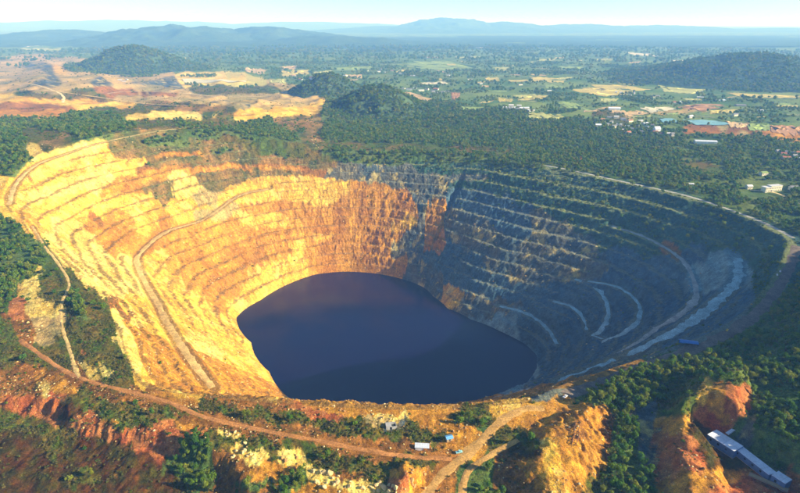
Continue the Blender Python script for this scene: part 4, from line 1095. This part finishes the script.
# --- cream long house on the right with its road
x, y, z = spot(771, 191)
e = root('long_house', x, y, z, math.radians(14), 'long cream two storey house with a flat roof among the trees at right', 'house')
MB().box(-16, -5.5, -4.5, 4.5, -2, 7.6).build('wall', 'plaster_cream', e)
MB().box(-5.5, 16, -4.0, 4.5, -2, 9.0).build('wall', 'plaster_cream', e)
MB().box(-16.4, -5.6, -4.9, 4.9, 7.6, 8.0).build('roof', 'roof_pale', e)
MB().box(-5.5, 16.4, -4.4, 4.9, 9.0, 9.4).build('roof', 'roof_pale', e)
for k in range(9):
    xx = -14 + k * 3.4
    for zz in (1.2, 5.0):
        if k == 3 and zz < 2: continue
        fy = -4.5 if xx < -5.6 else -4.0
        wo = MB().box(xx - .75, xx + .75, fy - .10, fy - .01, zz, zz + 1.7).build('window', 'glass_dark', e)
        MB().box(xx - .9, xx + .9, fy - .22, fy - .012, zz - .2, zz - .02).build('sill', 'plaster_white', wo)
MB().box(-4.9, -2.6, -4.10, -4.01, -.2, 3.0).build('door', 'steel_dark', e)
def small_house(px_, py_, L, wd, h, rz, wall, roof, label, group=None, parts=True):
    x, y, z = spot(px_, py_)
    e = root('house', x, y, z, rz, label, 'house', group)
    MB().prism([(-L / 2, -2), (L / 2, -2), (L / 2, h), (-L / 2, h)], -wd / 2, wd / 2).build('wall', wall, e)
    gable_roof(L + .8, wd + .9, h + .02, h + wd * .28, roof, e, .22)
    MB().v
    g = MB()
    for sx in (-1, 1):
        o = len(g.v); xx = sx * (L / 2 - .05)
        g.v += [(xx, -wd / 2, h), (xx, wd / 2, h), (xx, 0, h + wd * .26)]; g.f += [(o, o + 1, o + 2)]
    g.build('gable', wall, e)
    if parts:
        for k in (-.3, .3):
            MB().box(L * k - .7, L * k + .7, -wd / 2 - .08, -wd / 2 - .005, h * .4, h * .75).build('window', 'glass_dark', e)
        MB().box(-.6, .6, -wd / 2 - .08, -wd / 2 - .006, 0, h * .7).build('door', 'timber', e)
    return e
small_house(748.5, 188.5, 9, 7, 4.5, .1, 'plaster_cream', 'roof_pale', 'small cream hut with a white roof left of the long house')
small_house(763, 175, 12, 8, 4.5, .2, 'plaster_cream', 'field_2', 'pale roofed cottage in the trees behind the long house')
small_house(793, 190, 12, 8, 5, -.1, 'plaster_cream', 'tile_grey', 'grey roofed house right of the long house')
small_house(690, 185.5, 10, 5, 3, -.2, 'plaster_white', 'roof_pale', 'low pale hut in the trees above the rim road')

# --- long white shed, village and far houses
x, y, z = spot(705, 143)
e = root('white_shed', x, y, z, math.radians(-10), 'long low white roofed shed below the teal ponds', 'shed')
MB().box(-23, 23, -7, 7, -2, 4.2).build('wall', 'plaster_white', e)
gable_roof(47, 15.5, 4.25, 6.6, 'sheet_white', e, .3)
# far houses: one mesh each, walls and roof in two colours
HM = {}
def far_house(px_, py_, L, wd, h, rz, wall, roof, label, group):
    key = (wall, roof)
    if key not in HM:
        v = [(-.5, -.5, -.6), (.5, -.5, -.6), (.5, .5, -.6), (-.5, .5, -.6), (-.5, -.5, 1), (.5, -.5, 1), (.5, .5, 1), (-.5, .5, 1), (-.54, 0, 1.45), (.54, 0, 1.45), (-.54, -.58, .96), (.54, -.58, .96), (.54, .58, .96), (-.54, .58, .96), (-.5, 0, 1.42), (.5, 0, 1.42)]
        f = [(0, 1, 5, 4), (1, 2, 6, 15, 5), (2, 3, 7, 6), (3, 0, 4, 14, 7), (10, 11, 9, 8), (12, 13, 8, 9)]
        HM[key] = py_mesh('far_house', v, f, [wall, roof], [0, 0, 0, 0, 1, 1])
    x, y, z = spot(px_, py_)
    o = mesh_obj('house', HM[key]); o.location = (x, y, z); o.scale = (L, wd, h); o.rotation_euler = (0, 0, rz)
    tag(o, label, 'house', group)
    if group:
        a_, b_ = label.split(' | '); o['label'] = a_ + ' ' + b_; named(o, a_, b_, px_, py_)
    return o
R2 = random.Random(5)
def hamlet(pts, label, group, smin=7, smax=15):
    for (a, b_) in pts:
        L = R2.uniform(smin, smax)
        rf = R2.choice(['roof_pale', 'sheet_white', 'tile_grey', 'tile_grey', 'sheet_skyblue', 'tile_red', 'tile_grey'])
        far_house(a, b_, L, L * R2.uniform(.5, .8), R2.uniform(3, 6), R2.uniform(-.6, .6), R2.choice(['plaster_white', 'plaster_cream', 'concrete', 'concrete']), rf, label.replace('{r}', {'roof_pale': 'pale', 'sheet_white': 'white', 'tile_grey': 'grey', 'sheet_skyblue': 'light blue', 'tile_red': 'red'}[rf]), group)
hamlet([(602,121),(606,126),(611,123),(614,128),(619,126),(622,131),(627,128),(633,130),(637,127),(641,133),(646,129),(650,132),(655,134),(657,131),(662,135),(667,135),(634,134),(628,134),(616,118),(623,120),(630,122),(645,125),(652,127),(598,127),(609,118),(672,136),(640,122)], '{r} roofed house | of the village left of the ponds', 'village houses left of the ponds')
far_house(656, 133.5, 14, 11, 12, .2, 'plaster_white', 'sheet_white', 'tall white block in the village left of the ponds', None)
hamlet([(777,153),(783,156),(789,154),(794,158),(798,155),(786,159),(800,160)], '{r} roofed house | of the hamlet at the right edge', 'hamlet houses at the right edge')
hamlet([(674,103),(681,103)], 'lone house | among trees beyond the ponds', 'lone white houses beyond the ponds', 12, 15)
far_house(614, 110, 34, 12, 6, -.1, 'plaster_white', 'sheet_skyblue', 'long pale blue roofed hall among trees behind the village', None)
hamlet([(616,93),(621,94),(626,94),(630,96),(634,94)], '{r} roofed house | beside the golden fields', 'houses by the golden fields')
hamlet([(505,108),(509,110),(513,109),(517,110),(521,109),(526,109),(530,111),(511,107),(519,107)], '{r} roofed house | of the hamlet at centre right', 'hamlet houses at the centre right', 12, 24)
hamlet([(397,90),(403,89),(409,90),(415,89),(421,91),(427,90),(433,92),(439,93),(445,92),(436,90)], '{r} roofed house | beyond the cone shaped hill', 'row of houses beyond the cone shaped hill', 14, 28)
hamlet([(366,71),(372,73),(379,72),(386,73),(393,71),(400,74),(408,73),(382,70),(412,76),(345,76),(430,74),(448,76),(470,80),(480,84),(520,85),(548,92),(590,78),(640,80),(655,97),(700,98),(740,106),(720,101),(690,118),(735,116),(760,112),(300,80),(312,79),(294,76)], '{r} roofed house | scattered over the far valley', 'scattered houses of the far valley', 14, 30)
hamlet([(120,80.5),(127,80),(124,81.5)], 'works building | beside the dam on the dumps', 'works buildings on the left dumps', 12, 18)

# --- things on the near rim
x, y, z = spot(422, 449)
e = root('open_shed', x, y, z, math.radians(-4), 'white roofed open shed beside the red dirt road', 'shed')
m_ = MB(); m_.v = [(-4.6, -1.9, 2.5), (4.6, -1.9, 2.5), (4.6, 1.9, 3.2), (-4.6, 1.9, 3.2)]; m_.v += [(a, b_, c + .14) for a, b_, c in m_.v]; m_.f = [(0, 3, 2, 1), (4, 5, 6, 7), (0, 1, 5, 4), (1, 2, 6, 5), (2, 3, 7, 6), (3, 0, 4, 7)]
m_.build('roof', 'sheet_white', e)
MB().box(-4.4, 4.4, 1.65, 1.77, -.5, 3.1).build('back_wall', 'concrete', e); MB().box(-4.4, 1.0, -1.7, -1.58, -.5, 2.4).build('front_wall', 'plaster_white', e)
for xx in (-4.3, 1.0, 4.3):
    MB().box(xx - .09, xx + .09, -1.85, -1.72, -.6, 2.55).build('post', 'steel_dark', e)
x, y, z = spot(449, 440)
e = root('hut', x, y, z, .3, 'small hut under a blue tarpaulin at the end of the red road', 'hut')
MB().box(-2.0, 2.0, -1.4, 1.4, -.6, 2.0).build('wall', 'timber', e)
gable_roof(4.8, 3.9, 2.0, 2.8, 'tarpaulin', e, .1, 'tarpaulin')
MB().box(-.5, .5, -1.48, -1.405, -.1, 1.7).build('door', 'steel_dark', e)
# ruined concrete pump house
x, y, z = spot(391, 427)
e = root('ruined_house', x, y, z, .15, 'roofless grey ruin with a dark doorway on the near rim', 'ruin')
MB().box(-3.6, -1.0, -2.2, -1.9, -.8, 2.6).build('front_wall', 'concrete', e); MB().box(.4, 3.6, -2.2, -1.9, -.8, 2.1).build('front_wall', 'concrete', e); MB().box(-1.0, .4, -2.2, -1.9, 1.9, 2.5).build('lintel', 'concrete', e)
MB().box(-3.6, -3.3, -1.9, 2.2, -.8, 3.0).build('side_wall', 'concrete', e); MB().box(3.3, 3.6, -1.9, 2.2, -.8, 1.4).build('side_wall', 'concrete', e); MB().box(-3.3, 3.3, 1.9, 2.2, -.8, 2.4).build('back_wall', 'concrete', e)
MB().box(-3.3, .2, -1.9, 1.9, 2.3, 2.5).build('roof_slab', 'concrete', e)

def truck(px_, py_, rz, paint, label):
    x, y, z = spot(px_, py_)
    e = root('truck', x, y, z + .25, rz, label, 'truck')
    MB().prism([(-2.7, .55), (2.7, .55), (2.7, 1.15), (1.5, 1.35), (-2.7, 1.35)], -1.0, 1.0).build('body', paint, e)
    cb = MB().prism([(-.6, 1.35), (1.5, 1.35), (1.0, 2.1), (-.4, 2.15)], -.92, .92).build('cab', paint, e)
    MB().prism([(1.10, 1.45), (1.50, 1.40), (1.06, 2.0), (.98, 2.0)], -.80, .80).build('windscreen', 'glass_dark', cb)
    for sd in (-1, 1):
        MB().box(-.35, .9, sd * .935 - .01, sd * .935 + .01, 1.5, 1.98).build('side_window', 'glass_dark', cb)
    for wx in (-1.75, 1.75):
        for sd in (-1, 1):
            MB().beam((wx, sd * .8, .42), (wx, sd * 1.05, .42), .45).build('wheel', 'rubber', e)
    for sd in (-1, 1): MB().box(2.70, 2.74, sd * .7 - .2, sd * .7 + .2, .85, 1.05).build('headlight', 'plaster_white', e)
    e.scale = (.8, .8, .8)
    return e
truck(459, 453, .3, 'paint_teal', 'small pale teal truck parked where the red and ochre roads meet')
truck(565, 397.5, .7, 'paint_white', 'small white truck on the grey haul road at the near right rim')
truck(780, 272, 1.0, 'paint_white', 'white truck on the haul road near the right corner of the pit')
truck(777, 275.5, 1.0, 'paint_white', 'second white truck just below another on the right corner haul road')
truck(727, 331, .8, 'paint_yellow', 'small yellow truck on the grey haul road at the right')

# --- rusty frames on the orange spur
for (pa, pb, lb) in (((578,423),(576,433),'rusty steel frame lying uphill on the orange spur'), ((577,434),(574,445),'rusty steel frame lying downhill on the orange spur')):
    xa, ya, za = spot(*pa); xb, yb, zb = spot(*pb)
    L = math.hypot(xb - xa, yb - ya); e = root('steel_frame', xa, ya, za, math.atan2(yb - ya, xb - xa), lb, 'frame')
    dz = zb - za
    for sd in (-1, 1):
        for hgt in (.5, 1.9):
            MB().beam((0, sd * 1.3, hgt), (L, sd * 1.3, hgt + dz), .16).build('rail', 'rust', e)
    for k in range(6):
        t_ = k / 5
        for sd in (-1, 1): MB().beam((L * t_, sd * 1.3, -.6 + dz * t_), (L * t_, sd * 1.3, 1.9 + dz * t_), .14).build('post', 'rust', e)
        MB().beam((L * t_, -1.3, 1.9 + dz * t_), (L * t_, 1.3, 1.9 + dz * t_), .12).build('cross_bar', 'rust', e)

# --- boulders
BM = []
for i in range(7):
    bm = bmesh.new(); bmesh.ops.create_icosphere(bm, subdivisions=2, radius=1.0)
    r_ = random.Random(900 + i)
    cuts = [Vector((r_.gauss(0, 1), r_.gauss(0, 1), r_.gauss(0, 1))).normalized() for _ in range(9)]
    for v_ in bm.verts:
        for c_ in cuts:
            d_ = v_.co.dot(c_)
            if d_ > .62: v_.co -= c_ * (d_ - .62)
        v_.co *= 1 + r_.uniform(-.05, .05)
    me = bpy.data.meshes.new('boulder'); bm.to_mesh(me); bm.free()
    for k in ('boulder_cream', 'boulder_orange'):
        m2 = me.copy(); m2.materials.append(MAT[k]); BM.append(m2)
R3 = random.Random(21)
for (x0, x1, y0, y1, nb_, lo, hi, where, mat) in ((312,340,470,487,20,.8,2.3,'in the heap below the red road',0),(345,398,481,493,20,.8,2.2,'in the heap at bottom centre',0),(228,264,443,459,14,.6,1.6,'on the pale streak under the road',0),(224,240,431,436,7,.6,1.3,'in the pale patch left of the road',0),
        (282,302,455,470,10,.6,1.6,'on the orange bank below the road',1),(286,345,406,416,16,.5,1.3,'in rubble on the near rim',1),(398,425,468,490,10,.6,1.5,'on the small orange knoll',1),(372,400,414,420,8,.5,1.2,'in rubble beside the ruin',0),(440,470,425,432,6,.6,1.4,'behind the tarpaulin hut',1)):
    for k in range(nb_):
        x, y, z = spot(R3.uniform(x0, x1), R3.uniform(y0, y1))
        s_ = R3.uniform(lo, hi)
        o = mesh_obj('boulder', BM[2 * R3.randrange(7) + mat]); o.location = (x, y, z + s_ * .15); o.rotation_euler = (R3.uniform(0, 6), R3.uniform(0, 6), R3.uniform(0, 6)); o.scale = (s_ * R3.uniform(.8, 1.4), s_, s_ * R3.uniform(.6, .95))
        sz = ('small', 'middling', 'large')[(s_ > lo + (hi - lo) * .4) + (s_ > lo + (hi - lo) * .75)]
        lb = sz + (' orange' if mat else ' cream') + ' boulder ' + where
        tag(o, lb, 'boulder', 'boulders ' + where); named(o, sz + (' orange' if mat else ' cream') + ' boulder', where, *[float(q_) for q_ in project(x, y, z)])

finish_labels()
